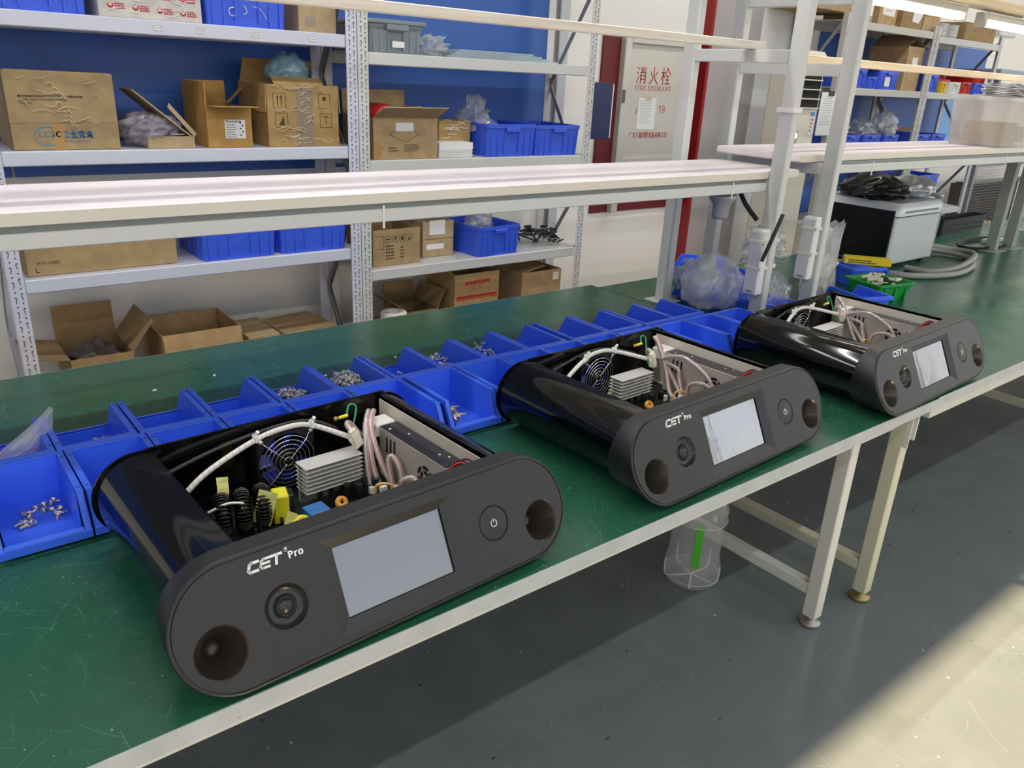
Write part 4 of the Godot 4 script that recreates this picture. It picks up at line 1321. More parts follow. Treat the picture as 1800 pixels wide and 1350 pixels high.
	bb(s, -0.026, 0.026, 0.034, 0.092, -0.016, 0.016, 0.002); bb(s, -0.03, 0.03, 0.034, 0.05, -0.018, 0.018, 0.002)
	var tr := part("transformer", s, mat("ferrite", c8(26, 26, 28), 0.3), t)
	s = mk(); bb(s, -0.0155, 0.0155, 0.032, 0.0945, -0.021, 0.021, 0.003); 
	X = Transform3D()
	part("tape_wrap", s, txm, tr, "bright yellow tape")
	s = mk()
	X = Transform3D(Basis(Vector3.RIGHT, 1.2), Vector3(-0.05 + ox, 0.05, -0.325))
	lathe(s, [Vector2(0.012, -0.008), Vector2(0.021, -0.008), Vector2(0.022, 0), Vector2(0.021, 0.008), Vector2(0.012, 0.008), Vector2(0.012, -0.008)], 24)
	X = Transform3D()
	part("choke", s, txm, t)
	s = mk(); bb(s, -0.155 + ox, -0.125 + ox, 0.034, 0.056, -0.30, -0.28, 0.006)
	part("yellow_cap", s, txm, t)
	for k in 2:
		s = mk(); bb(s, -0.026 + ox, 0.018 + ox, 0.034, 0.062, -0.372 + k * 0.021, -0.353 + k * 0.021, 0.0015)
		part("film_capacitor", s, mat("cap_blue", c8(52, 112, 178), 0.35), t)
	s = mk()
	X = Transform3D(Basis(Vector3.RIGHT, 0.9), Vector3(0.045 + ox, 0.064, -0.338))
	lathe(s, [Vector2(0.004, -0.005), Vector2(0.012, -0.006), Vector2(0.0135, 0), Vector2(0.012, 0.006), Vector2(0.004, 0.005), Vector2(0.004, -0.005)], 20)
	X = Transform3D()
	part("ring_inductor", s, mat("core_orange", c8(214, 150, 44), 0.4), t)
	var q2 := RandomNumberGenerator.new(); q2.seed = 60 + v
	s = mk()
	for k in 60: bx(s, Vector3(q2.randf_range(-0.17, 0.15) + ox, 0.036 + q2.randf() * 0.006, q2.randf_range(-0.38, -0.2)), Vector3(q2.randf_range(0.004, 0.014), q2.randf_range(0.006, 0.02), q2.randf_range(0.004, 0.01)), 0.001)
	part("small_components", s, mat("chip_black", c8(30, 30, 32), 0.35), t).set_meta("kind", "stuff")
	s = mk()
	for k in 26: bx(s, Vector3(q2.randf_range(-0.02, 0.08) + ox, 0.037 + q2.randf() * 0.012, q2.randf_range(-0.35, -0.3)), Vector3(0.004, 0.005, 0.004), 0.001)
	part("solder_joints", s, mat("chrome", Color.WHITE), t).set_meta("kind", "stuff")
	# white tie across the coils
	for tie in 2:
		s = mk()
		if tie == 0: tube(s, spl([Vector3(-0.205 + ox, 0.095, -0.40), Vector3(-0.17 + ox, 0.112, -0.385), Vector3(-0.14 + ox, 0.106, -0.38)], 5), 0.0025, 6)
		else: tube(s, spl([Vector3(-0.12 + ox, 0.05, -0.30), Vector3(-0.09 + ox, 0.066, -0.30), Vector3(-0.055 + ox, 0.072, -0.305)], 5), 0.0025, 6)
		part("cable_tie", s, mat("nylon_white", c8(232, 232, 226), 0.4), t)

	# power supply box on edge against the ivory bracket
	s = mk(); bb(s, 0.214, 0.261, 0.03, 0.148, -0.452, -0.205, 0.002)
	var psu := part("power_supply", s, steel, t)
	s = mk(); bb(s, 0.2145, 0.2605, 0.1478, 0.149, -0.451, -0.206)
	part("top_cover", s, mat("psu_dark", c8(88, 92, 104), 0.22, 0.85), psu, "dark reflective top cover")
	var slot := mat("vent_dark", c8(8, 8, 8), 0.8)
	for k in 3:
		s = mk(); bb(s, 0.2132, 0.2142, 0.096, 0.134, -0.425 + k * 0.015, -0.419 + k * 0.015, 0.0002)
		part("vent_slot", s, slot, psu)
	s = mk()
	for ringi in 2:
		for k in (6 if ringi == 0 else 4):
			var r0: float = [0.021, 0.010][ringi]; var r1: float = [0.029, 0.018][ringi]
			var span: float = TAU / (6 if ringi == 0 else 4)
			for i in 8:
				var a0 := k * span + 0.12 + (span - 0.24) * i / 8.0 + ringi * 0.5
				var a1 := k * span + 0.12 + (span - 0.24) * (i + 1) / 8.0 + ringi * 0.5
				var P := func(a: float, rad: float) -> Vector3: return Vector3(0.2134, 0.094 + sin(a) * rad, -0.275 + cos(a) * rad)
				quad(s, P.call(a0, r0), P.call(a0, r1), P.call(a1, r1), P.call(a1, r0))
	part("fan_grille", s, slot, psu)
	s = mk()
	for q in [[0.21, -0.425], [0.23, -0.38], [0.225, -0.26], [0.235, -0.24]]:
		X = Transform3D(Basis(), Vector3(q[0] + 0.014, 0.149, q[1]))
		lathe(s, [Vector2(0.0, 0), Vector2(0.004, 0), Vector2(0.003, 0.0016), Vector2(0, 0.0016)], 12)
		X = Transform3D()
	for q in [[0.07, -0.39], [0.075, -0.21], [0.125, -0.225], [0.083, -0.425]]:
		bx(s, Vector3(0.2136, q[0], q[1]), Vector3(0.0012, 0.003, 0.003), 0.0005)
	part("screws", s, mat("chrome", Color.WHITE), psu)
	s = mk(); bb(s, 0.206, 0.258, 0.12, 0.152, -0.50, -0.455, 0.003)
	part("terminal_block", s, mat("nylon_white", Color.WHITE), t)
	# white conduit, ties and connector
	var sleeve := mat("sleeve_white", c8(222, 218, 214), 0.35)
	var wp := [Vector3(-0.232, 0.10, -0.46), Vector3(-0.16, 0.135, -0.485), Vector3(-0.05 + ox * 0.5, 0.163, -0.512), Vector3(0.02 + ox, 0.172, -0.515), Vector3(0.07 + ox, 0.168, -0.503), Vector3(0.128 + ox * 0.5, 0.15, -0.44)]
	s = mk(); tube(s, spl(wp, 8), 0.0058, 10)
	var con := part("spiral_conduit", s, sleeve, t)
	s = mk()
	var sp := spl(wp, 8)
	for i in range(1, sp.size() - 1):
		var d: Vector3 = (sp[i + 1] - sp[i]).normalized()
		var ring := []
		var sd := d.cross(Vector3.UP).normalized(); var up := sd.cross(d)
		for k in 12: ring.append(sp[i] + (sd * cos(TAU * k / 12) + up * sin(TAU * k / 12)) * 0.0059 + d * 0.003 * sin(TAU * k / 12))
		tube(s, ring, 0.0005, 4, false, true)
	part("spiral_seam", s, mat("seam_grey", c8(170, 164, 158), 0.5), con)
	for q in [2, 4]:
		s = mk(); bx(s, wp[q] + Vector3(0, 0.003, 0), Vector3(0.008, 0.018, 0.018), 0.003)
		tube(s, [wp[q] + Vector3(0, 0.008, 0), wp[q] + Vector3(0.004, 0.02, 0.006)], 0.004, 8)
		part("cable_tie", s, mat("nylon_white", Color.WHITE), t)
	s = mk()
	X = Transform3D(Basis(Vector3.BACK, 0.35) * Basis(Vector3.UP, 0.3), Vector3(0.135 + ox * 0.5, 0.148, -0.425))
	bb(s, -0.011, 0.011, -0.018, 0.018, -0.007, 0.007, 0.001); bb(s, -0.016, -0.011, 0.002, 0.012, -0.004, 0.004, 0.001); bb(s, -0.009, 0.009, 0.018, 0.026, -0.005, 0.005, 0.001)
	X = Transform3D()
	part("white_connector", s, mat("nylon_cream", c8(226, 220, 196), 0.5), t)
	# black hose behind the conduit
	s = mk(); tube(s, spl([Vector3(-0.235, 0.13, -0.525), Vector3(-0.12, 0.155, -0.532), Vector3(0.0 + ox, 0.17, -0.534), Vector3(0.08 + ox, 0.165, -0.532), Vector3(0.14, 0.14, -0.51)], 8), 0.005, 8)
	part("black_hose", s, mat("hose_black", c8(20, 19, 20), 0.35), t)
	# green earth lead and yellow lug
	s = mk(); tube(s, spl([Vector3(0.165, 0.165, -0.51), Vector3(0.18, 0.182, -0.525), Vector3(0.195, 0.175, -0.52), Vector3(0.165, 0.14, -0.485), Vector3(0.15, 0.115, -0.46), Vector3(0.14, 0.118, -0.45)], 8), 0.0024, 8)
	var gw := part("earth_lead", s, mat("wire_green", c8(30, 140, 96), 0.35), t)
	s = mk(); tube(s, [Vector3(0.148, 0.162, -0.515), Vector3(0.168, 0.166, -0.51)], 0.004, 10)
	part("lug_sleeve", s, txm, gw, "yellow lug sleeve")
	s = mk()
	X = Transform3D(Basis(Vector3.RIGHT, 1.3), Vector3(0.14, 0.162, -0.515))
	lathe(s, [Vector2(0, 0), Vector2(0.0055, 0), Vector2(0.0055, 0.003), Vector2(0.0035, 0.005), Vector2(0, 0.005)], 14)
	X = Transform3D()
	part("earth_screw", s, mat("brass", c8(176, 140, 110), 0.3, 0.8), gw)
	# clear-sleeved harness with red and white wires
	var clr := clear("sleeve_clear", Color(0.92, 0.88, 0.88), 0.3, 0.12)
	var paths := []
	if v == 0:
		paths = [
			[Vector3(0.215, 0.168, -0.50), Vector3(0.185, 0.163, -0.46), Vector3(0.168, 0.13, -0.42), Vector3(0.163, 0.08, -0.395), Vector3(0.167, 0.04, -0.375)],
			[Vector3(0.225, 0.168, -0.495), Vector3(0.19, 0.163, -0.45), Vector3(0.178, 0.13, -0.415), Vector3(0.182, 0.08, -0.385), Vector3(0.196, 0.035, -0.36)],
			[Vector3(0.18, 0.163, -0.455), Vector3(0.162, 0.135, -0.425), Vector3(0.153, 0.09, -0.405), Vector3(0.15, 0.05, -0.39)],
			[Vector3(0.19, 0.04, -0.36), Vector3(0.188, 0.10, -0.375), Vector3(0.195, 0.112, -0.37), Vector3(0.20, 0.09, -0.35), Vector3(0.2, 0.035, -0.33)],
			[Vector3(0.17, 0.135, -0.46), Vector3(0.15, 0.165, -0.47), Vector3(0.135, 0.172, -0.455), Vector3(0.132, 0.165, -0.43)],
			[Vector3(0.175, 0.06, -0.30), Vector3(0.165, 0.095, -0.29), Vector3(0.18, 0.108, -0.27), Vector3(0.19, 0.085, -0.25), Vector3(0.2, 0.1, -0.22), Vector3(0.235, 0.135, -0.19)],
		]
	else:
		paths = [
			[Vector3(0.21, 0.182, -0.50), Vector3(0.205, 0.165, -0.475), Vector3(0.195, 0.10, -0.43), Vector3(0.155, 0.06, -0.38), Vector3(0.15, 0.045, -0.35)],
			[Vector3(0.218, 0.182, -0.50), Vector3(0.212, 0.16, -0.475), Vector3(0.20, 0.10, -0.42), Vector3(0.185, 0.05, -0.36)],
			[Vector3(0.20, 0.13, -0.45), Vector3(0.192, 0.15, -0.41), Vector3(0.19, 0.158, -0.36), Vector3(0.192, 0.13, -0.29), Vector3(0.198, 0.09, -0.26)],
			[Vector3(0.197, 0.09, -0.255), Vector3(0.185, 0.105, -0.29), Vector3(0.18, 0.09, -0.33), Vector3(0.18, 0.05, -0.34)],
			[Vector3(0.2, 0.095, -0.25), Vector3(0.186, 0.085, -0.275), Vector3(0.18, 0.06, -0.29), Vector3(0.182, 0.04, -0.27)],
			[Vector3(0.17, 0.11, -0.45), Vector3(0.15, 0.15, -0.47), Vector3(0.135, 0.168, -0.455), Vector3(0.13, 0.16, -0.43)],
			[Vector3(0.2, 0.12, -0.43), Vector3(0.198, 0.115, -0.39), Vector3(0.195, 0.09, -0.38), Vector3(0.19, 0.05, -0.36)],
			[Vector3(0.2, 0.1, -0.24), Vector3(0.225, 0.14, -0.2), Vector3(0.245, 0.155, -0.18)],
		]
	var wn := 0
	for pth in paths:
		var sm := spl(pth, 8)
		s = mk(); tube(s, sm, 0.0066, 10)
		var hp := part("sleeved_harness", s, clr, t)
		for k in 3:
			s = mk()
			var off := []
			for p in sm: off.append(p + Vector3(cos(k * 2.1), sin(k * 2.1), sin(k * 2.1 + 1)) * 0.003)
			tube(s, off, 0.0021, 6)
			part("wire", s, [mat("wire_red", c8(206, 60, 60), 0.4), mat("wire_white", c8(226, 222, 220), 0.4), mat("wire_pink", c8(196, 166, 168), 0.4) if wn % 2 else mat("wire_greyish", c8(120, 118, 124), 0.4)][k], hp)
		wn += 1
	s = mk()
	for k in 5: tube(s, spl([Vector3(0.205 + k * 0.004, 0.14, -0.2), Vector3(0.228 + k * 0.004, 0.168 - k * 0.002, -0.178), Vector3(0.255, 0.155, -0.155 - k * 0.003)], 6), 0.0022, 6)
	part("red_leads", s, mat("wire_red", Color.RED), t)
	s = mk()
	for k in 2: tube(s, spl([Vector3(0.212 + k * 0.006, 0.14, -0.205), Vector3(0.232 + k * 0.012, 0.171, -0.18), Vector3(0.25 + k * 0.01, 0.155, -0.15)], 6), 0.0018, 6)
	part("black_leads", s, mat("hose_black", Color.BLACK), t)
	s = mk()
	for k in 3:
		var cx := 0.148 + k * 0.02 + ox * 0.3
		bb(s, cx - 0.008, cx + 0.008, 0.034, 0.05, -0.385 + k * 0.012, -0.375 + k * 0.012, 0.001)
	part("header_sockets", s, mat("nylon_white", Color.WHITE), t)
	s = mk(); tube(s, spl([Vector3(0.135, 0.045, -0.35), Vector3(0.14, 0.072, -0.345), Vector3(0.165, 0.07, -0.335), Vector3(0.175, 0.05, -0.33)], 6), 0.0028, 7)
	part("yellow_lead", s, mat("wire_yellow", c8(222, 190, 100), 0.4), t)

func ring_fill_at(s: SurfaceTool, c: Vector2, hole: PackedVector2Array, outer: PackedVector2Array, z: float) -> void:
	ring_fill(s, c, hole, outer, z)

func consoles() -> void:
	console("nearest black console, its open top showing coils, yellow transformer and heat sink", 0.591, -0.006, 0.048, 0, 0.006)
	console("middle black console of the three, with a bright screen and looped pink wires", 1.556, -0.022, 0.040, 1, -0.03)
	console("farthest black console of the three, standing in front of the riser posts", 2.528, 0.004, 0.043, 2, -0.035)

# ------------------------------------------------------------------ picking bins
func make_bin(label: String) -> Node3D:
	var m := mat("bin_blue", c8(62, 112, 252), 0.32)
	m.subsurf_scatter_enabled = false
	var t := thing("picking_bin", label, "bin", Vector3.ZERO, 0.0, "blue picking bins in two rows on the bench")
	var s := mk()
	var w0 := 0.064; var w1 := 0.0705
	bb(s, -w0, w0, 0.002, 0.005, 0.012, 0.226)
	sheet(s, Vector3(w0, 0.002, 0.012), Vector3(-w0, 0.002, 0.012), Vector3(-w1, 0.095, 0.005), Vector3(w1, 0.095, 0.005), 0.0025)
	for sd in [-1.0, 1.0]:
		var prof := [Vector2(0.012, 0.002), Vector2(0.226, 0.002), Vector2(0.236, 0.028), Vector2(0.203, 0.093), Vector2(0.005, 0.093)]
		var o := PackedVector3Array(); var i2 := PackedVector3Array()
		for p in prof:
			var xx: float = lerpf(w0, w1, p.y / 0.095)
			o.append(Vector3(sd * xx, p.y, p.x)); i2.append(Vector3(sd * (xx - 0.0025), p.y, p.x))
		if sd > 0: fan(s, o, true); fan(s, i2, false)
		else: fan(s, o, false); fan(s, i2, true)
	part("body", s, m, t)
	s = mk()
	bb(s, -0.0815, 0.0815, 0.091, 0.095, -0.006, 0.009, 0.001)
	bb(s, -0.0815, 0.0815, 0.080, 0.092, -0.006, -0.0035, 0.001)
	for sd in [-1.0, 1.0]:
		var xa: float = minf(sd * 0.0685, sd * 0.0815); var xb: float = maxf(sd * 0.0685, sd * 0.0815)
		bb(s, xa, xb, 0.091, 0.095, 0.008, 0.203, 0.001)
		bb(s, minf(sd * 0.0795, sd * 0.0815), maxf(sd * 0.0795, sd * 0.0815), 0.081, 0.093, 0.0, 0.2)
		sheet(s, Vector3(xa, 0.0225, 0.2405), Vector3(xb, 0.0225, 0.2405), Vector3(xb, 0.095, 0.202), Vector3(xa, 0.095, 0.202), 0.003)
		sheet(s, Vector3(sd * 0.0815, 0.0225, 0.2405), Vector3(sd * 0.0815, 0.0225, 0.231), Vector3(sd * 0.0815, 0.085, 0.195), Vector3(sd * 0.0815, 0.095, 0.202), 0.002 * sd)
	part("rim", s, m, t)
	s = mk()
	bb(s, -0.0815, 0.0815, 0.009, 0.026, 0.2365, 0.2415, 0.001)
	bb(s, -0.068, 0.068, 0.0255, 0.0285, 0.2335, 0.2415, 0.001)
	bb(s, -0.064, 0.064, 0.002, 0.026, 0.225, 0.2285, 0.001)
	sheet(s, Vector3(-0.067, 0.026, 0.2415), Vector3(0.067, 0.026, 0.2415), Vector3(0.067, 0.032, 0.232), Vector3(-0.067, 0.032, 0.232), 0.002)
	for x in [-0.035, 0.035]: bb(s, x - 0.001, x + 0.001, 0.01, 0.025, 0.2415, 0.2425)
	part("lip", s, m, t)
	for sd in [-1.0, 1.0]:
		for z in [0.03, 0.185]:
			s = mk(); bb(s, sd * 0.0755 - 0.003, sd * 0.0755 + 0.003, 0.0949, 0.0954, z - 0.0018, z + 0.0018)
			part("rim_slot", s, mat("slot_blue", c8(12, 26, 110), 0.5), t)
	return t

var screw_src: MeshInstance3D
func screw_mesh(ln: float) -> ArrayMesh:
	var s := mk()
	lathe(s, [Vector2(0, -ln), Vector2(0.0022, -ln), Vector2(0.0026, -ln + 0.001), Vector2(0.0022, -ln + 0.002), Vector2(0.0026, -ln + 0.003), Vector2(0.0022, -ln + 0.004), Vector2(0.0026, -ln + 0.005), Vector2(0.0024, 0), Vector2(0.0052, 0), Vector2(0.0054, 0.001), Vector2(0.0042, 0.003), Vector2(0.0018, 0.0036), Vector2(0.0015, 0.0026), Vector2(0, 0.0026)], 12)
	s.generate_normals()
	return s.commit()

func one_screw(mesh: Mesh, m: Material, at: Vector3, b: Basis, label: String, group: String) -> void:
	var o := MeshInstance3D.new()
	o.mesh = mesh; o.material_override = m
	o.name = numbered("screw")
	add_child(o, true)
	o.transform = Transform3D(b.scaled(Vector3.ONE * 1.2), at)
	tag(o, label, "screw", group)

func lie(r: RandomNumberGenerator, tilt := 0.25) -> Basis:
	return Basis(Vector3.UP, r.randf() * TAU) * Basis(Vector3.RIGHT, PI / 2 + r.randf_range(-tilt, tilt * 0.4))

func heap(called: String, label: String, at: Vector3, rad: Vector2, hgt: float, count: int, mesh: Mesh, m: Material, seed_: int) -> void:
	var r := RandomNumberGenerator.new(); r.seed = seed_
	var mm := MultiMesh.new()
	mm.transform_format = MultiMesh.TRANSFORM_3D
	mm.mesh = mesh
	mm.instance_count = count
	for i in count:
		var a := r.randf() * TAU; var d := sqrt(r.randf())
		var y := hgt * (1.0 - d * d) * (0.35 + 0.65 * r.randf()) + 0.009
		mm.set_instance_transform(i, Transform3D(lie(r, 0.8).scaled(Vector3.ONE * 1.25), Vector3(cos(a) * d * rad.x, y, sin(a) * d * rad.y)))
	var o := MultiMeshInstance3D.new()
	o.multimesh = mm; o.material_override = m
	o.name = numbered(called)
	add_child(o, true)
	o.position = at
	tag(o, label, "screws"); o.set_meta("kind", "stuff")

func bins() -> void:
	var front := [0.045, 0.2115, 0.378, 0.545, 0.712, 0.878, 1.055, 1.224, 1.39, 1.545, 1.705]
	var back := [0.034, 0.2, 0.368, 0.534, 0.702, 0.862, 1.03, 1.187, 1.35, 1.512, 1.70, 1.867, 2.04, 2.2]
	var ord := ["first", "second", "third", "fourth", "fifth", "sixth", "seventh", "eighth", "ninth", "tenth", "eleventh", "twelfth", "thirteenth", "fourteenth", "fifteenth"]
	var fx := {0: ", holding loose pan-head screws", 6: ", holding bright screws", 8: ", with golden screws"}
	var bxs := {0: ", a clear bag in it", 4: ", holding a low heap of screws", 5: ", with a tall heap of screws", 7: ", holding long screws", 8: ", with a few long screws", 13: ", by the rear leg"}
	var proto: Node3D = null
	for i in front.size():
		var l: String = "%s blue bin from the left in the front row%s" % [ord[i], fx.get(i, ", facing the consoles")]
		var p := Vector3(front[i] + 0.083, 0.75, -0.818 - 0.0005 * i)
		if proto == null:
			proto = make_bin(l); proto.position = p
		else: copy(proto, p, 0.0, l)
	var far := [1.875, 2.045, 2.205, 2.37]
	for i in 4:
		copy(proto, Vector3(far[i] + 0.083, 0.75, -0.80), 0.02, "%s blue bin from the left in the stepped far end of the front row" % ord[i])
	for i in back.size():
		var l: String = "%s blue bin from the left in the back row%s" % [ord[i], bxs.get(i, ", facing the racks")]
		copy(proto, Vector3(back[i] + 0.083, 0.75, -0.832), PI, l)
	# screws
	var steel := mat("screw_steel", c8(222, 212, 196), 0.28, 0.7)
	var dull := mat("screw_dull", c8(212, 210, 204), 0.32, 0.6)
	var gold := mat("screw_gold", c8(232, 208, 166), 0.3, 0.7)
	var short := screw_mesh(0.013)
	var long := screw_mesh(0.022)
	var r := RandomNumberGenerator.new(); r.seed = 44
	for i in 20:
		var p := Vector3(0.10 + r.randf() * 0.085, 0.7585 + (0.006 if i > 12 else 0.0), -0.765 + r.randf() * 0.075)
		one_screw(short, steel, p, lie(r), "loose pan-head steel screw lying in the leftmost front bin", "screws in the leftmost front bin")
	for i in 60:
		var d := sqrt(r.randf()); var a := r.randf() * TAU
		var p := Vector3(1.122 + cos(a) * d * 0.035, 0.762 + (1.0 - d) * 0.035 * r.randf(), -0.715 + sin(a) * d * 0.05)
		one_screw(long, gold if i % 3 else steel, p, lie(r, 0.9), "bright screw in the small pile in the bin behind the near console", "screws in the bin right of the near console")
	for i in 26:
		var d := sqrt(r.randf()); var a := r.randf() * TAU
		one_screw(short, gold, Vector3(1.487 + cos(a) * d * 0.045, 0.762 + (1.0 - d) * 0.05 * r.randf(), -0.77 + sin(a) * d * 0.03), lie(r, 0.9), "golden screw piled in the front bin left of the middle console", "golden screws by the middle console")
	one_screw(short, dull, Vector3(1.32, 0.759, -0.775), lie(r), "single screw alone in the eighth front bin", "")
	for i in 14:
		one_screw(long, dull, Vector3(1.305 + r.randf_range(-0.04, 0.04), 0.775 + r.randf() * 0.03, -1.0 + r.randf_range(-0.035, 0.035)), lie(r, 0.6), "long screw lying on top in the eighth back bin", "long screws in the eighth back bin")
	for i in 10:
		one_screw(long, dull, Vector3(1.485 + r.randf_range(-0.02, 0.015), 0.775 + r.randf() * 0.03, -1.02 + r.randf_range(-0.025, 0.025)), lie(r, 0.8), "long screw in the ninth back bin, by its right wall", "long screws in the ninth back bin")
	for i in 10:
		one_screw(short, dull, Vector3(1.12 + r.randf_range(-0.03, 0.03), 0.765 + r.randf() * 0.02, -0.985 + r.randf_range(-0.03, 0.03)), lie(r, 0.5), "short screw low in the seventh back bin", "short screws in the seventh back bin")
	for i in 8:
		one_screw(short, dull, Vector3(0.30 + r.randf() * 0.05, 0.758, -1.01 + r.randf_range(-0.03, 0.03)), lie(r, 0.3), "short screw on the floor of the second back bin", "short screws in the second back bin")
	heap("screw_heap", "low heap of screws in the fifth back bin", Vector3(0.79, 0.755, -0.965), Vector2(0.058, 0.085), 0.05, 150, short, dull, 5)
	heap("screw_heap", "tall heap of screws in the sixth back bin, nearly to the rim", Vector3(0.955, 0.757, -0.955), Vector2(0.066, 0.1), 0.07, 260, short, dull, 6)
	for i in 9:
		one_screw(short, dull, Vector3(2.165 + r.randf() * 0.05, 0.759, -0.72 + r.randf_range(-0.025, 0.025)), lie(r, 0.4), "dark screw by the lip of the bin beside the farthest console", "screws beside the farthest console")

# a thin standing bag: front and back film with a wavy opening
func stand_bag(called: String, label: String, at: Vector3, outl: Array, depth: float, m: Material, turn: float, seed_: int) -> void:
	var n := FastNoiseLite.new(); n.seed = seed_; n.frequency = 9.0; n.fractal_octaves = 3
	var s := mk()
	var cols := 12
	for side in [1.0, -1.0]:
		var g := []
		for i in outl.size():
			var row := PackedVector3Array()
			var o = outl[i]     # y, left x, right x
			for j in cols + 1:
				var u := float(j) / cols
				var x: float = lerpf(o[1], o[2], u)
				var belly: float = sin(PI * u) * depth * 0.5 * (1.0 - 0.5 * float(i) / outl.size())
				row.append(Vector3(x, o[0] + 0.02 * n.get_noise_2d(x * 3.0, i * 0.3) * (1.0 if i > 0 else 0.0), side * belly + 0.02 * n.get_noise_3d(x * 2.0, o[0] * 2.0, side * 0.4) * sin(PI * u)))
			g.append(row)
		for i in g.size() - 1:
			for j in cols:
				if side > 0: quad(s, g[i][j], g[i][j + 1], g[i + 1][j + 1], g[i + 1][j])
				else: quad(s, g[i][j + 1], g[i][j], g[i + 1][j], g[i + 1][j + 1])
	var o2 := part(called, s, m)
	o2.position = at; o2.rotation.y = turn
	tag(o2, label, "bag")

func post_strip(label: String, at: Vector3, h: float, turn: float) -> void:
	var w := mat("strip_white", c8(228, 228, 226), 0.4)
	var t := thing("power_strip", label, "power strip", at, turn)
	var s := mk(); bb(s, -0.03, 0.03, 0, h, -0.025, 0.02, 0.006); part("casing", s, w, t)
	s = mk(); bb(s, -0.026, 0.026, 0.01, h - 0.01, 0.02, 0.0225, 0.001); part("face_plate", s, mat("strip_pale", c8(214, 214, 214), 0.35), t)
	for y in [0.1, h - 0.05]:
		s = mk()
		bb(s, -0.034, 0.034, y, y + 0.012, 0.021, 0.025, 0.001); bb(s, -0.034, -0.03, y, y + 0.012, -0.09, 0.025); bb(s, 0.03, 0.034, y, y + 0.012, -0.09, 0.025)
		part("strap", s, mat("nylon", Color.WHITE), t)
	s = mk(); bb(s, -0.012, 0.012, 0.014, 0.018, 0.022, 0.0235); part("seam", s, mat("seam_dark", c8(70, 70, 74), 0.5), t)

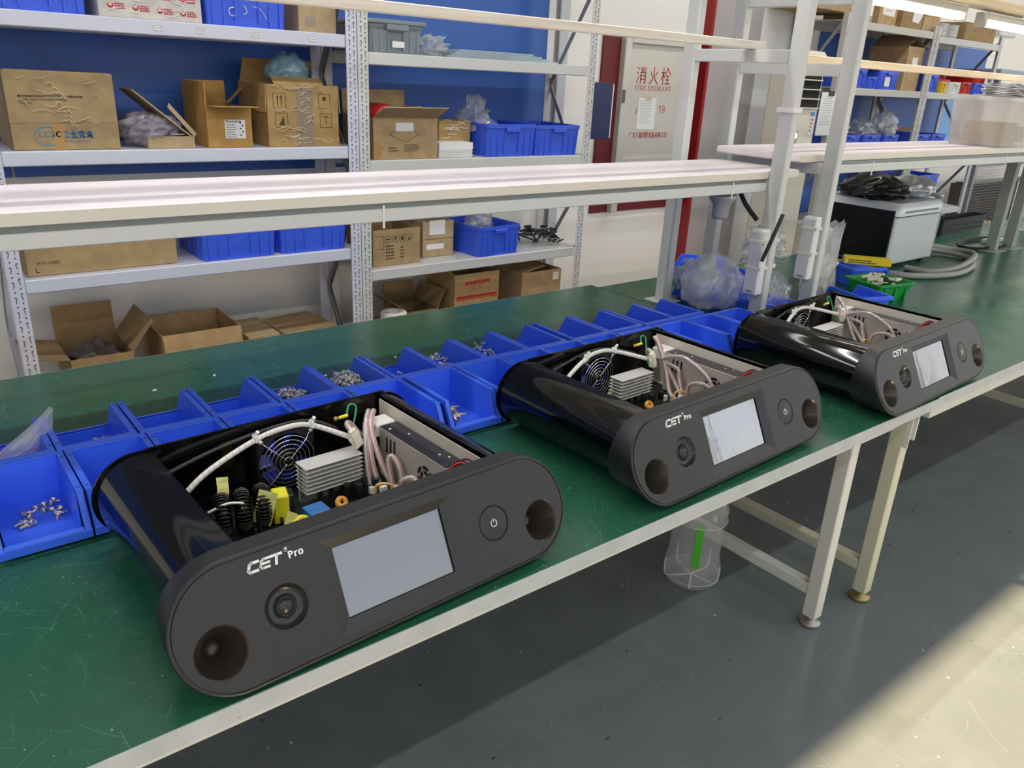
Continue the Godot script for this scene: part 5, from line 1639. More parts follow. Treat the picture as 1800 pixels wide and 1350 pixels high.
func bench_clutter() -> void:
	var bag := clear("bag_clear", Color.WHITE, 0.3)
	var frosty := clear("bag_frosty", Color(0.88, 0.89, 0.9), 0.32, 0.12)
	stand_bag("plastic_bag", "pointed clear bag standing in the leftmost back bin", Vector3(0.115, 0.757, -0.94), [[0.0, -0.055, 0.07], [0.035, -0.045, 0.08], [0.065, 0.0, 0.092], [0.095, 0.045, 0.1], [0.12, 0.078, 0.104], [0.146, 0.1, 0.107]], 0.05, frosty, 0.0, 3)
	var blue := mat("bin_blue", Color.WHITE)
	# loose things round the posts
	var proto := get_node("picking_bin")
	for d in [[2.75, -1.02, 3.0, "blue bin behind the riser's rear leg under a clear bag"], [2.735, -0.93, 0.15, "blue bin tucked behind the first riser post"], [3.20, -1.38, -2.4, "blue bin tipped beyond the first riser post, near the rear leg of the further riser"], [3.03, -1.10, 3.0, "blue bin standing right behind the second riser post"], [3.68, -1.03, 1.2, "blue bin beside the green bin, a yellow box on it"], [3.22, -0.60, 2.8, "blue bin just behind the farthest console, next to the green bin"]]:
		copy(proto, Vector3(d[0], 0.75, d[1]), d[2], d[3]).remove_meta("group")
	film("plastic_bag", "clear bag slumped on bins behind the riser's rear leg", "bag", Vector3(2.77, 0.80, -1.2), Vector3(0.22, 0.13, 0.2), frosty, 51, 0.35, 0.2)
	film("plastic_bag", "large dome-shaped clear bag left of the first riser post", "bag", Vector3(2.62, 0.79, -1.0), Vector3(0.30, 0.22, 0.26), frosty, 52, 0.10, 0.2)
	film("plastic_bag", "clear bag showing between the two riser posts, upper one", "bag", Vector3(2.95, 0.93, -1.0), Vector3(0.22, 0.18, 0.18), bag, 53, 0.4, 0.3)
	film("plastic_bag", "clear bag of glossy parts low between the two riser posts", "bag", Vector3(2.80, 0.76, -0.86), Vector3(0.22, 0.19, 0.18), bag, 54, 0.3, 0.1)
	stand_bag("plastic_bag", "tall open clear bag standing right of the second riser post", Vector3(3.36, 0.76, -0.97), [[0.0, -0.17, 0.14], [0.06, -0.19, 0.16], [0.13, -0.18, 0.17], [0.2, -0.16, 0.17], [0.26, -0.15, 0.185], [0.31, -0.12, 0.2]], 0.16, frosty, 0.15, 21)
	film("plastic_bag", "bunch of clear film and pale parts inside the tall open bag", "bag", Vector3(3.34, 0.78, -0.975), Vector3(0.24, 0.17, 0.12), clear("bag_parts", Color(0.9, 0.84, 0.74), 0.6, 0.2), 57, 0.4)
	var gm := mat("bin_green", c8(26, 150, 62), 0.35)
	var t := thing("parts_tray", "small green open bin of white parts beside the blue bins and post", "bin", Vector3(3.60, 0.75, -0.79), -0.2)
	var s := mk()
	loft(s, [rr(0.20, 0.15, 0.012, 0.0), rr(0.23, 0.19, 0.012, 0.085)], true, false)
	loft(s, [rr(0.224, 0.184, 0.01, 0.085), rr(0.195, 0.145, 0.01, 0.004)], false, true)
	part("body", s, gm, t)
	s = mk()
	loft(s, [rr(0.224, 0.184, 0.01, 0.078), rr(0.25, 0.21, 0.014, 0.078), rr(0.25, 0.21, 0.014, 0.086), rr(0.224, 0.184, 0.01, 0.086), rr(0.224, 0.184, 0.01, 0.078)], false, false, -1)
	for x in [-0.07, 0.0, 0.07]: bb(s, x - 0.003, x + 0.003, 0.0, 0.08, 0.078, 0.094)
	part("rim", s, gm, t)
	var r := RandomNumberGenerator.new(); r.seed = 9
	for k in 16:
		s = mk(); bx(s, Vector3.ZERO, Vector3(0.05, 0.012, 0.014), 0.003); bx(s, Vector3(0.02, 0.006, 0), Vector3(0.012, 0.012, 0.012), 0.002)
		var o := part("plastic_fitting", s, mat("fitting_cream", c8(226, 218, 196), 0.4))
		o.transform = Transform3D(Basis(Vector3.UP, r.randf() * TAU) * Basis(Vector3.BACK, r.randf_range(-0.3, 0.3)), Vector3(3.60 + r.randf_range(-0.08, 0.08), 0.815 + r.randf() * 0.03, -0.79 + r.randf_range(-0.06, 0.06)))
		tag(o, "cream plastic fitting heaped in the small green bin", "fitting", "cream fittings in the green bin")
	s = mk(); lathe(s, [Vector2(0, 0), Vector2(0.012, 0.002), Vector2(0.014, 0.012), Vector2(0.008, 0.022), Vector2(0, 0.024)], 16)
	var kb := part("stopper", s, mat("cable_black", Color.BLACK)); kb.position = Vector3(3.53, 0.845, -0.73)
	tag(kb, "round black stopper lying on the cream fittings in the green bin", "stopper")
	t = thing("yellow_box", "small yellow box with dark print lying on the blue bin by the grey machine", "box", Vector3(3.81, 0.846, -0.98), -0.9)
	s = mk(); bb(s, -0.11, 0.11, 0, 0.035, -0.03, 0.03, 0.002); part("body", s, mat("box_yellow", c8(228, 206, 30), 0.5), t)
	s = mk(); print_lines(s, -0.09, 0.018, 0.03, 0.13, 2, 0.01, 0.005, r); part("printing", s, mat("ink_black", Color.BLACK), t)
	post_strip("white power strip strapped to the first riser post", Vector3(2.568, 0.90, -0.775), 0.25, -PI / 2 + 0.1)
	post_strip("white power strip strapped to the second riser post", Vector3(2.868, 0.93, -0.755), 0.25, -PI / 2 + 0.1)
	s = mk()
	tube(s, spl([Vector3(2.575, 1.27, -0.90), Vector3(2.57, 1.225, -0.86), Vector3(2.565, 1.18, -0.80)], 4), 0.009, 8)
	tag(part("bent_rod", s, mat("cable_black", Color.BLACK)), "bent black rod running from the pipe stub towards the first riser post", "rod")
	s = mk()
	tube(s, spl([Vector3(2.575, 1.215, -0.70), Vector3(2.555, 1.14, -0.71), Vector3(2.535, 1.04, -0.73)], 4), 0.0075, 8)
	tag(part("tapered_rod", s, mat("cable_black", Color.BLACK)), "slanting black rod in front of the first riser post under its shelf", "rod")
	s = mk()
	X = Transform3D(Basis(), Vector3(2.42, 1.185, -0.86))
	lathe(s, [Vector2(0.0, 0.0), Vector2(0.028, 0.0), Vector2(0.03, 0.01), Vector2(0.03, 0.05), Vector2(0.05, 0.075), Vector2(0.05, 0.085), Vector2(0, 0.085)], 20)
	X = Transform3D()
	tag(part("pipe_stub", s, mat("pipe_grey", c8(150, 152, 154), 0.5)), "grey funnel-shaped pipe stub under the near riser's shelf", "pipe")
	s = mk(); bb(s, 2.59, 2.64, 1.56, 1.578, -0.81, -0.735, 0.002)
	tag(part("post_clip", s, mat("strip_white", Color.WHITE)), "white plastic clip round the first riser post above the shelf", "clip")
	# grey machine
	t = thing("laser_machine", "grey and black boxy machine standing on the far bench", "machine", Vector3(4.23, 0.75, -1.08))
	var silver := mat("machine_silver", c8(196, 202, 204), 0.35)
	s = mk(); bb(s, 0.0, 0.5, 0.02, 0.285, -0.45, 0.0, 0.01); part("body", s, silver, t)
	s = mk()
	loft(s, [rrx(0.52, 0.47, 0.04, 0.285, 0.25, -0.225), rrx(0.52, 0.47, 0.04, 0.33, 0.25, -0.225), rrx(0.49, 0.44, 0.04, 0.352, 0.25, -0.225)], false, true)
	part("top_cover", s, mat("machine_white", c8(214, 218, 222), 0.3), t)
	s = mk(); bb(s, -0.012, 0.001, 0.03, 0.315, -0.44, -0.01, 0.004); part("dark_panel", s, mat("panel_black", c8(12, 12, 16), 0.18), t, "glossy black side panel")
	s = mk(); bb(s, 0.06, 0.44, 0.30, 0.312, 0.008, 0.011); part("stripe", s, mat("stripe_green", c8(120, 140, 136), 0.5), t)
	s = mk(); bb(s, 0.005, 0.46, 0.278, 0.284, -0.001, 0.003); part("seam", s, mat("seam_dark", Color.BLACK), t)
	s = mk()
	tube(s, spl([Vector3(0.515, 0.02, -0.02), Vector3(0.525, 0.30, -0.02), Vector3(0.525, 0.365, -0.06), Vector3(0.525, 0.375, -0.2), Vector3(0.525, 0.365, -0.4)], 6), 0.014, 8)
	part("side_rail", s, mat("rail_grey", c8(160, 162, 156), 0.4), t)
	s = mk()
	for p in [[0.04, -0.04], [0.46, -0.04], [0.04, -0.41], [0.46, -0.41]]: bb(s, p[0] - 0.015, p[0] + 0.015, 0.0, 0.02, p[1] - 0.015, p[1] + 0.015, 0.002)
	part("feet", s, mat("cable_black", Color.BLACK), t)
	s = mk()
	tube(s, spl([Vector3(4.76, 0.80, -1.25), Vector3(4.98, 0.775, -1.15), Vector3(4.98, 0.766, -0.98), Vector3(4.75, 0.766, -0.85), Vector3(4.45, 0.766, -0.80), Vector3(4.22, 0.766, -0.86), Vector3(4.1, 0.766, -0.98), Vector3(4.1, 0.766, -1.3)], 8), 0.016, 10)
	tube(s, spl([Vector3(4.76, 0.83, -1.3), Vector3(5.02, 0.79, -1.12), Vector3(4.99, 0.795, -0.96), Vector3(4.76, 0.797, -0.865), Vector3(4.5, 0.78, -0.84), Vector3(4.34, 0.766, -0.9), Vector3(4.32, 0.766, -1.02)], 8), 0.016, 10)
	tag(part("hose", s, mat("hose_grey", c8(150, 150, 146), 0.45)), "grey hose looped on the green bench in front of the grey machine", "hose")
	film("black_bag", "black translucent bag lying on top of the grey machine", "bag", Vector3(4.36, 1.103, -1.30), Vector3(0.46, 0.13, 0.46), clear("bag_black", Color(0.04, 0.04, 0.05), 0.88, 0.2), 61, 0.14, 0.45)
	film("foil_bag", "silvery bubble-wrap bundle behind the black bag on the grey machine", "bag", Vector3(4.60, 1.104, -1.22), Vector3(0.26, 0.12, 0.28), mat("foil", c8(208, 210, 216), 0.3, 0.5), 62, 0.12, 0.1)
	# loose bits on the mat
	for d in [[0.345, -0.955, 0.05], [0.52, -1.30, 0.3], [0.70, -1.33, 0.9], [0.98, -1.16, 0.2], [1.25, -1.2, 1.2]]:
		s = mk(); bx(s, Vector3.ZERO, Vector3(0.012, 0.004, 0.006), 0.001)
		var o := part("plastic_scrap", s, mat("strip_white", Color.WHITE))
		o.position = Vector3(d[0], 0.7525, d[1]); o.rotation.y = d[2]
		tag(o, "tiny white plastic scrap lying on the green mat behind the bins", "scrap", "white scraps on the green mat")
	# bottle under the bench
	t = thing("water_bottle", "empty clear plastic bottle with a green stripe on the floor under the bench", "bottle", Vector3(2.025, 0, -0.47))
	s = mk()
	lathe(s, [Vector2(0.0, 0.012), Vector2(0.05, 0.006), Vector2(0.075, 0.0), Vector2(0.09, 0.01), Vector2(0.096, 0.03), Vector2(0.096, 0.085), Vector2(0.088, 0.10), Vector2(0.088, 0.24), Vector2(0.094, 0.255), Vector2(0.094, 0.30), Vector2(0.07, 0.36), Vector2(0.03, 0.40), Vector2(0.022, 0.41), Vector2(0.022, 0.435)], 36)
	part("shell", s, clear("bottle_clear", Color(0.92, 0.95, 0.95), 0.16, 0.08), t)
	s = mk()
	for k in 5:
		var a := TAU * k / 5
		tube(s, spl([Vector3(0, 0.018, 0), Vector3(cos(a) * 0.05, 0.012, sin(a) * 0.05), Vector3(cos(a) * 0.09, 0.014, sin(a) * 0.09), Vector3(cos(a) * 0.098, 0.05, sin(a) * 0.098), Vector3(cos(a) * 0.098, 0.085, sin(a) * 0.098)], 5), 0.003, 6)
	for y in [0.03, 0.255]:
		var ring := []
		for i in 32: ring.append(Vector3(cos(TAU * i / 32), 0, sin(TAU * i / 32)) * (0.096 if y < 0.09 or y > 0.2 else 0.089) + Vector3(0, y, 0))
		tube(s, ring, 0.0014, 5, false, true)
	part("base_rib", s, clear("bottle_rib", Color(0.95, 0.97, 0.97), 0.3, 0.05), t)
	s = mk()
	var gs := []
	for i in 2: gs.append(Vector3(-0.02 + 0.035 * i, 0.09, 0.0))
	X = Transform3D(Basis(Vector3.UP, -0.85), Vector3.ZERO)
	bb(s, -0.013, 0.013, 0.10, 0.27, 0.0885, 0.0925, 0.0005)
	X = Transform3D()
	part("green_stripe", s, mat("stripe_leaf", c8(70, 168, 40), 0.5), t)

func rrx(w: float, d: float, r: float, y: float, cx: float, cz: float) -> PackedVector3Array:
	return rr(w, d, r, y, 4, cx, cz)

# ------------------------------------------------------------------ far end
func far_end() -> void:
	var paper := mat("paper_white", Color.WHITE)
	var ink := mat("ink_black", Color.BLACK)
	var red := mat("print_red", Color.RED)
	var r := RandomNumberGenerator.new(); r.seed = 71
	# hydrant cabinet in its red recess
	var t := thing("hydrant_cabinet", "white fire hydrant cabinet door with red characters, between dark red panels", "cabinet", Vector3(3.71, 0, -2.44))
	var s := mk(); bb(s, -0.42, 0.40, 0.9, 1.875, -0.008, 0.006); part("red_surround", s, mat("red_dark", c8(104, 16, 24), 0.5), t)
	s = mk()
	var fr := mat("cab_frame", c8(206, 205, 198), 0.35, 0.25)
	bb(s, -0.285, -0.235, 0.9, 1.86, 0.0, 0.045, 0.004); bb(s, 0.25, 0.29, 0.9, 1.86, 0.0, 0.045, 0.004); bb(s, -0.235, 0.25, 1.835, 1.865, 0.0, 0.045, 0.004); bb(s, -0.235, 0.25, 1.18, 1.215, 0.0, 0.045, 0.004)
	part("frame", s, fr, t)
	s = mk(); bb(s, -0.235, 0.25, 1.215, 1.835, 0.004, 0.02); part("door_panel", s, mat("cab_door", c8(205, 202, 194), 0.3, 0.15), t)
	s = mk(); bb(s, -0.285, -0.262, 1.52, 1.59, 0.045, 0.052, 0.002); part("latch", s, mat("latch_dark", c8(110, 108, 104), 0.4, 0.5), t)
	s = mk()
	hanzi(s, "消火栓", Vector3(-0.155, 1.625, 0.0201), 0.083, 0.095, 0.104, 0.0075)
	strokes(s, GLYPH["火"], Vector3(-0.145, 1.455, 0.0201), 0.05, 0.045, 0.004)
	hanzi(s, "广东万城消防设备有限公司", Vector3(-0.17, 1.325, 0.0201), 0.0245, 0.035, 0.0275, 0.0032)
	part("lettering", s, mat("letter_red", c8(186, 74, 66), 0.6), t)
	words("FIRE HYDRANT", 0.026, mat("letter_red", Color.RED), t, Vector3(-0.16, 1.582, 0.0203), Vector3.ZERO, "lettering", true, false, 1.18)
	words("19", 0.042, mat("letter_red", Color.RED), t, Vector3(0.055, 1.453, 0.0203), Vector3.ZERO, "lettering")
	s = mk(); bb(s, 3.59, 3.74, 1.375, 1.55, -2.419, -2.4175)
	var pp := part("inspection_sheet", s, paper)
	tag(pp, "white inspection sheet taped on the hydrant cabinet door", "paper")
	s = mk(); bb(s, 3.645, 3.70, 1.535, 1.56, -2.4175, -2.4168); part("tape", s, mat("tape_shine", Color.WHITE), pp)
	s = mk(); print_lines(s, 3.61, 1.53, -2.4175, 0.1, 12, 0.011, 0.003, r); part("printing", s, mat("print_faint", c8(176, 180, 190), 0.8), pp)
	s = mk(); bb(s, 2.81, 2.965, 1.36, 1.625, -2.03, -2.008, 0.003)
	var fold := part("folder", s, mat("folder_navy", c8(28, 34, 84), 0.45))
	tag(fold, "dark navy folder hanging on the second rack's end post", "folder")
	s = mk(); bb(s, 2.955, 2.972, 1.365, 1.62, -2.027, -2.011); part("pages", s, paper, fold)
	# wall boards left of the far rack
	s = mk(); bb(s, 4.64, 5.03, 0.0, 3.4, -2.45, -2.40, 0.003); struct("trim_10", s, mat("panel_pale", c8(238, 240, 242), 0.45))
	s = mk(); bb(s, 5.03, 5.20, 0.0, 1.75, -2.45, -2.41, 0.003); struct("trim_11", s, mat("panel_taupe", c8(136, 126, 118), 0.6))
	# air conditioner
	t = thing("air_conditioner", "floor-standing cream air conditioner with black louvres, between posts", "air conditioner", Vector3(4.62, 0, -2.18))
	var cream := mat("ac_cream", c8(222, 218, 204), 0.4)
	s = mk(); bb(s, -0.15, 0.15, 0, 1.86, 0.0, 0.2, 0.02); part("body", s, cream, t)
	s = mk(); bb(s, -0.12, 0.12, 1.53, 1.80, 0.195, 0.203); part("vent", s, mat("vent_dark", Color.BLACK), t)
	for k in 5:
		s = mk(); bb(s, -0.12, 0.12, 1.53 + k * 0.054, 1.537 + k * 0.054, 0.2, 0.216, 0.001); part("louvre", s, cream, t)
	s = mk(); bb(s, -0.09, -0.04, 1.27, 1.40, 0.2, 0.203); part("display", s, mat("ac_panel", c8(176, 172, 156), 0.3), t)
	s = mk(); fan(s, circ(Vector3(-0.065, 1.37, 0.2045), Vector3.RIGHT, Vector3.UP, 0.018, 16), false); part("indicator", s, glow("indicator", Color(0.9, 0.9, 1.0), 1.0), t)
	s = mk(); bb(s, 0.07, 0.11, 1.37, 1.49, 0.2, 0.2025); part("energy_label", s, paper, t)
	s = mk()
	for k in 4: bb(s, 0.075, 0.105 - k * 0.004, 1.46 - k * 0.022, 1.472 - k * 0.022, 0.2025, 0.2032)
	part("label_bands", s, mat("print_orange", c8(210, 130, 110), 0.6), t)
	s = mk(); bb(s, 0.07, 0.11, 1.485, 1.51, 0.2025, 0.2035); part("label_head", s, mat("print_sky", c8(90, 150, 190), 0.6), t)
	t = thing("clipboard", "white clipboard sheet with a black clip hanging by the far rack", "clipboard", Vector3(4.86, 1.5, -1.98))
	s = mk(); bb(s, -0.09, 0.07, -0.13, 0.13, 0, 0.006, 0.001); part("board", s, paper, t)
	s = mk(); bb(s, -0.02, 0.04, 0.11, 0.14, 0.006, 0.014, 0.002); part("clip", s, mat("cable_black", Color.BLACK), t)
	s = mk(); print_lines(s, -0.07, 0.09, 0.006, 0.12, 12, 0.014, 0.004, r); part("printing", s, mat("print_faint", Color.GRAY), t)
	# far rack goods
	var tan1 := c8(172, 148, 108); var tan2 := c8(190, 166, 128); var brown := c8(146, 116, 80)
	var blue := mat("tote_blue", Color.BLUE)
	carton("long tan carton on the top of the far rack, left of the second riser post", Vector3(4.9, 2.101, -2.2), 0.5, 0.15, 0.3, "card_d", tan2, [], 0.0)
	t = carton("carton with a tall white sheet, far rack top, right of the second riser post", Vector3(5.22, 2.061, -2.17), 0.12, 0.16, 0.28, "card_b", tan2, [])
	face_part(t, "sheet", -0.055, 0.05, 0.04, 0.155, 0.14, paper, "white sheet")
	t = carton("tan carton with a torn white sheet, second on the far rack top", Vector3(5.47, 2.061, -2.17), 0.23, 0.17, 0.28, "card_f", tan2, [])
	s = mk(); prism(s, V2([-0.07, 0.06, 0.08, 0.055, 0.085, 0.165, -0.05, 0.165, -0.08, 0.1]), 0.14, 0.1415); part("torn_sheet", s, paper, t, "torn white sheet")
	s = mk(); print_lines(s, -0.04, 0.145, 0.1415, 0.09, 4, 0.02, 0.004, r); part("handwriting", s, ink, t)
	t = carton("brown carton with a creased white note, third on the far rack top", Vector3(5.80, 2.061, -2.17), 0.28, 0.18, 0.28, "card_e", brown, [])
	s = mk(); prism(s, V2([0.0, 0.045, 0.09, 0.04, 0.13, 0.09, 0.12, 0.17, 0.0, 0.17]), 0.14, 0.1415); part("note", s, paper, t, "creased white note")
	carton("lower kraft carton of two stacked before the far rack's middle post", Vector3(6.10, 2.061, -2.17), 0.24, 0.095, 0.26, "card_b", tan2, [])
	carton("upper kraft carton of two stacked before the far rack's middle post", Vector3(6.13, 2.1575, -2.17), 0.2, 0.08, 0.24, "card_f", tan2, [])
	for k in 2:
		for j in 6:
			s = mk()
			X = Transform3D(Basis(), Vector3.ZERO)
			lathe(s, [Vector2(0.0, 0.0), Vector2(0.05, 0.0), Vector2(0.066, 0.018), Vector2(0.07, 0.02), Vector2(0.068, 0.022), Vector2(0.048, 0.004), Vector2(0, 0.004)], 24)
			X = Transform3D()
			var o := part("plastic_bowl", s, mat("bowl_white", c8(226, 228, 226), 0.35))
			o.position = Vector3(6.33 + k * 0.17, 2.0405 + j * 0.014, -2.1)
			tag(o, "white plastic bowl nested in a stack beside the brown carton, far rack top", "bowl", "white bowls on the far rack")
	carton("large brown scuffed carton on the far rack top near its right end", Vector3(6.88, 2.041, -2.18), 0.52, 0.125, 0.3, "card_e", brown, [])
	s = mk(); bb(s, 0, 0.3, 0, 0.1, -0.12, 0.12, 0.01)
	var cb := part("clear_case", s, clear("case_clear", Color(0.82, 0.86, 0.86), 0.45, 0.15)); cb.position = Vector3(7.16, 2.101, -2.12)
	tag(cb, "clear plastic case hanging over the far rack's right top corner", "case")
	t = carton("tall tan carton with a white label and open top flaps on the far rack", Vector3(5.97, 1.666, -2.18), 0.225, 0.29, 0.28, "card_g", tan1, [999, 999, -55, -55], 0.0, "", 0.14)
	face_part(t, "sticker", -0.03, 0.05, 0.15, 0.22, 0.14, paper, "white label")
	var lo := RandomNumberGenerator.new()
	for d in [[5.29, 1.666, 0.15, 0.12, "blue tub left of the others on the far rack, beside the second riser post"], [5.445, 1.666, 0.13, 0.075, "low blue tub between two taller ones on the far rack"], [5.655, 1.666, 0.26, 0.12, "blue tub with a white note, beside the tall tan carton"], [6.30, 1.666, 0.17, 0.125, "blue tub just right of the far rack's middle post"], [7.10, 1.666, 0.2, 0.085, "blue tub at the right end under red ones on the far rack"]]:
		t = tote(d[4], Vector3(d[0], d[1], -2.17), d[2], d[3], 0.28, blue)
		if d[2] > 0.25: face_part(t, "note", -0.06, 0.01, 0.02, 0.08, 0.141, paper, "white note")
	var redm := mat("tub_red", c8(190, 34, 34), 0.35)
	tote("red tub on the far rack's middle shelf right of the white one", Vector3(6.845, 1.666, -2.1), 0.17, 0.085, 0.16, redm)
	tote("red tub standing on the blue one at the far rack's right end", Vector3(7.10, 1.7515, -2.17), 0.2, 0.07, 0.26, redm)
	tote("small yellow tub between blue and white tubs on the far rack", Vector3(6.46, 1.666, -2.08), 0.08, 0.075, 0.12, mat("tub_yellow", c8(226, 186, 20), 0.4))
	tote("small white tub beside the yellow one on the far rack", Vector3(6.62, 1.666, -2.08), 0.2, 0.08, 0.14, mat("tub_white", c8(222, 224, 220), 0.45))
	film("red_bag", "red crumpled bags heaped behind the white tub on the far rack", "bag", Vector3(6.68, 1.668, -2.23), Vector3(0.5, 0.14, 0.2), mat("bag_red", c8(180, 26, 30), 0.35), 81, 0.3)
	tote("red tub top showing just above the pine batten, left on the far rack", Vector3(5.6, 1.787, -2.17), 0.3, 0.04, 0.26, redm)
	for d in [[5.32, 0.24, "first blue tub from the left on the far rack's shelf just above the riser board"], [5.60, 0.24, "second blue tub from the left on the far rack's shelf just above the riser board"], [5.87, 0.22, "blue tub by the far rack's middle post, under hanging clear bags"], [6.34, 0.24, "blue tub right of the middle post on the far rack's low shelf"], [6.60, 0.24, "blue tub before the brown board on the far rack's low shelf"]]:
		tote(d[2], Vector3(d[0], 1.261, -2.17), d[1], 0.105, 0.28, blue)
	film("plastic_bag", "clear bag spilling over the far low blue tubs, left one", "bag", Vector3(5.62, 1.33, -2.15), Vector3(0.34, 0.14, 0.2), clear("bag_clear", Color.WHITE, 0.3), 91, 0.4, 0.5)
	film("plastic_bag", "clear bag bulging from the tub by the far middle post", "bag", Vector3(5.88, 1.33, -2.12), Vector3(0.24, 0.2, 0.2), clear("bag_frosty", Color.WHITE, 0.3), 92, 0.25, 0.2)
	film("white_bundle", "white bundle on the blue tub behind the second riser post", "bundle", Vector3(5.25, 1.34, -2.12), Vector3(0.2, 0.1, 0.16), mat("bundle_white", c8(222, 226, 224), 0.5), 93, 0.3)
	s = mk(); bb(s, 6.26, 6.80, 1.261, 1.395, -2.335, -2.325); tag(part("brown_board", s, card("card_e", brown)), "brown cardboard sheet standing behind the far low blue tubs", "board")
	tote("big blue tub on the far rack's lowest visible shelf under the riser board", Vector3(6.5, 0.90, -2.17), 0.5, 0.16, 0.3, blue)
	tote("white ribbed crate under the big blue tub on the far rack", Vector3(6.62, 0.79, -2.05), 0.36, 0.11, 0.16, mat("tub_white", Color.WHITE))
	s = mk(); bb(s, 6.22, 6.42, 0.79, 0.93, -2.06, -2.04, 0.003); tag(part("red_folder", s, redm), "flat red folder standing behind the foil bundle, below the big blue tub", "folder")
	# bright panes and things at the right
	s = mk(); bb(s, 7.40, 7.74, 1.2, 1.66, -2.434, -2.425, 0.002); struct("trim_12", s, mat("sky_panel", c8(120, 178, 240), 0.35))
	t = thing("slatted_screen", "pale slatted screen at the right behind the far rack's end post", "screen", Vector3(7.95, 1.2, -2.42))
	for k in 24:
		s = mk()
		X = Transform3D(Basis(Vector3.BACK, -0.35), Vector3(0, k * 0.018, 0))
		bb(s, -0.16, 0.16, 0, 0.011, 0, 0.006, 0.001)
		X = Transform3D()
		part("slat", s, mat("slat_pale", c8(206, 226, 236), 0.4), t)
	s = mk(); bb(s, 8.02, 8.16, 1.26, 1.62, -2.434, -2.41, 0.004); tag(part("navy_board", s, mat("folder_navy", Color.BLUE)), "narrow navy board hung on the wall by the far rack's end post", "board")
	s = mk(); bb(s, 7.6, 8.15, 1.83, 1.88, -2.42, -2.1, 0.008); bb(s, 8.1, 8.15, 1.7, 1.85, -2.4, -2.3, 0.004)
	tag(part("wall_arm", s, mat("arm_grey", c8(150, 160, 172), 0.4)), "grey wall arm beyond the far rack's upper right bay", "bracket")
	t = thing("clear_bin", "frosted clear box of papers on the further riser's shelf at the right edge", "box", Vector3(4.80, 1.409, -0.93))
	s = mk()
	loft(s, [rr(0.50, 0.26, 0.02, 0.0), rr(0.56, 0.3, 0.02, 0.24)], true, false)
	loft(s, [rr(0.552, 0.292, 0.02, 0.24), rr(0.492, 0.252, 0.02, 0.004)], false, true)
	part("body", s, clear("box_frost", Color(0.84, 0.82, 0.80), 0.28, 0.25), t)
	s = mk()
	loft(s, [rr(0.552, 0.292, 0.02, 0.225), rr(0.585, 0.325, 0.02, 0.225), rr(0.585, 0.325, 0.02, 0.243), rr(0.552, 0.292, 0.02, 0.243)], false, false, -1)
	part("rim", s, clear("box_rim", Color(0.86, 0.86, 0.86), 0.7, 0.3), t)
	s = mk(); bb(s, -0.2, 0.0, 0.006, 0.12, -0.08, 0.1, 0.002); bb(s, 0.04, 0.14, 0.02, 0.1, 0.0, 0.09, 0.002)
	var inner := part("cream_box", s, card("card_g", tan2)); inner.position = t.position
	tag(inner, "cream card box seen inside the frosted clear box", "box")
	for k in 9:
		s = mk(); bx(s, Vector3.ZERO, Vector3(0.24, 0.002, 0.18), 0.0005)
		var o := part("paper_sheet", s, paper)
		o.transform = Transform3D(Basis(Vector3.BACK, -0.04 - k * 0.022) * Basis(Vector3.UP, r.randf_range(-0.3, 0.3)), Vector3(4.77 + k * 0.012, 1.656 + k * 0.005, -0.92))
		tag(o, "%s white sheet from the bottom of the papers fanned on the frosted clear box" % ["first", "second", "third", "fourth", "fifth", "sixth", "seventh", "eighth", "ninth"][k], "paper", "papers on the frosted clear box")
	# far posts on the bench with looped cable
	for k in 2:
		t = thing("bench_post", ["left grey post of the pair bolted on the far bench", "right grey post of the pair bolted on the far bench"][k], "post", Vector3(5.47 + k * 0.22, 0.75, -1.04 + k * 0.015))
		s = mk(); bb(s, -0.025, 0.025, 0.005, 0.58, -0.03, 0.03, 0.003); part("tube", s, mat("post_grey", c8(150, 156, 150), 0.45), t)
		s = mk(); bb(s, -0.09, 0.09, 0, 0.005, -0.06, 0.06, 0.001); part("base_plate", s, mat("post_grey", Color.GRAY), t)
	s = mk()
	for k in 3:
		var ring := []
		for i in 28: ring.append(Vector3(5.62 + cos(TAU * i / 28) * (0.3 + k * 0.012), 0.756 + k * 0.008, -1.14 + sin(TAU * i / 28) * (0.1 + k * 0.006)))
		tube(s, ring, 0.005, 6, false, true)
	tag(part("cable_loop", s, mat("cable_black", Color.BLACK)), "black cable coiled flat round the far bench posts", "cable")
	s = mk(); bb(s, 5.70, 5.92, 0.75, 0.775, -1.2, -1.14, 0.003); tag(part("junction_box", s, mat("strip_white", Color.WHITE)), "small white box lying behind the far bench posts", "box")
	t = thing("black_basket", "black perforated basket on the far bench behind the grey machine", "basket", Vector3(6.0, 0.75, -1.5))
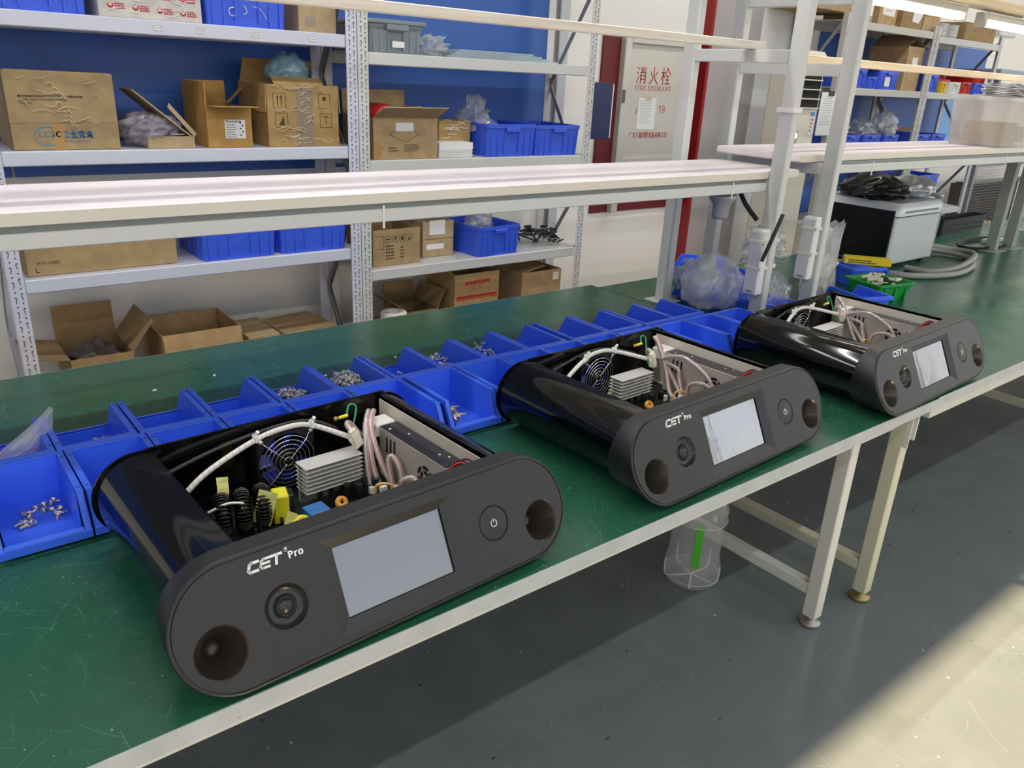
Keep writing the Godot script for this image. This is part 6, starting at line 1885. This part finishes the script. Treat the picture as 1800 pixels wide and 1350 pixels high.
	s = mk(); loft(s, [rr(0.66, 0.1, 0.01, 0.0), rr(0.68, 0.11, 0.01, 0.11)], true, false); part("body", s, mat("cable_black", Color.BLACK), t)
	s = mk()
	for i in 16:
		for j in 3: bb(s, -0.31 + i * 0.04, -0.295 + i * 0.04, 0.02 + j * 0.03, 0.034 + j * 0.03, 0.052, 0.0565)
	part("holes", s, mat("basket_grey", c8(96, 92, 88), 0.5), t)
	# mesh cage with dark cloth beyond the bench
	t = thing("mesh_cage", "grey wire-mesh cage with dark cloth inside at the right edge", "cage", Vector3(8.3, 0, -2.1))
	var gal := mat("galvanised", Color.WHITE)
	s = mk()
	for x in [-0.75, 0.0, 0.75]: bb(s, x - 0.02, x + 0.02, 0, 1.15, -0.02, 0.02, 0.002)
	for y in [0.3, 0.95, 1.1]: bb(s, -0.75, 0.75, y - 0.015, y + 0.015, -0.015, 0.015, 0.002)
	part("frame", s, gal, t)
	s = mk()
	for i in 60: tube(s, [Vector3(-0.75 + i * 0.025, 0.3, 0.018), Vector3(-0.75 + i * 0.025, 1.1, 0.018)], 0.0014, 4, false)
	for i in 32: tube(s, [Vector3(-0.75, 0.3 + i * 0.025, 0.02), Vector3(0.75, 0.3 + i * 0.025, 0.02)], 0.0014, 4, false)
	part("wire_mesh", s, gal, t).set_meta("kind", "stuff")
	s = mk()
	var rows := []
	for i in 5:
		var row := PackedVector3Array()
		for j in 40: row.append(Vector3(-0.74 + j * 0.038, 0.05 + i * 0.22, -0.16 + 0.03 * sin(j * 1.3) + 0.01 * sin(j * 3.1 + i)))
		rows.append(row)
	loft(s, rows, false, false, 1, false)
	part("cloth", s, mat("cloth_dark", c8(66, 62, 58), 0.9), t)
	film("silver_bundle", "crinkled silver bundle in the mesh cage at the far right", "bundle", Vector3(8.75, 0.75, -2.0), Vector3(0.3, 0.3, 0.2), mat("foil", Color.WHITE), 101, 0.25)
	film("cloth_bundle", "loose tan bundle at the foot of the mesh cage", "bundle", Vector3(7.75, 0.42, -1.95), Vector3(0.4, 0.2, 0.2), mat("bundle_tan", c8(176, 158, 128), 0.8), 102, 0.3)
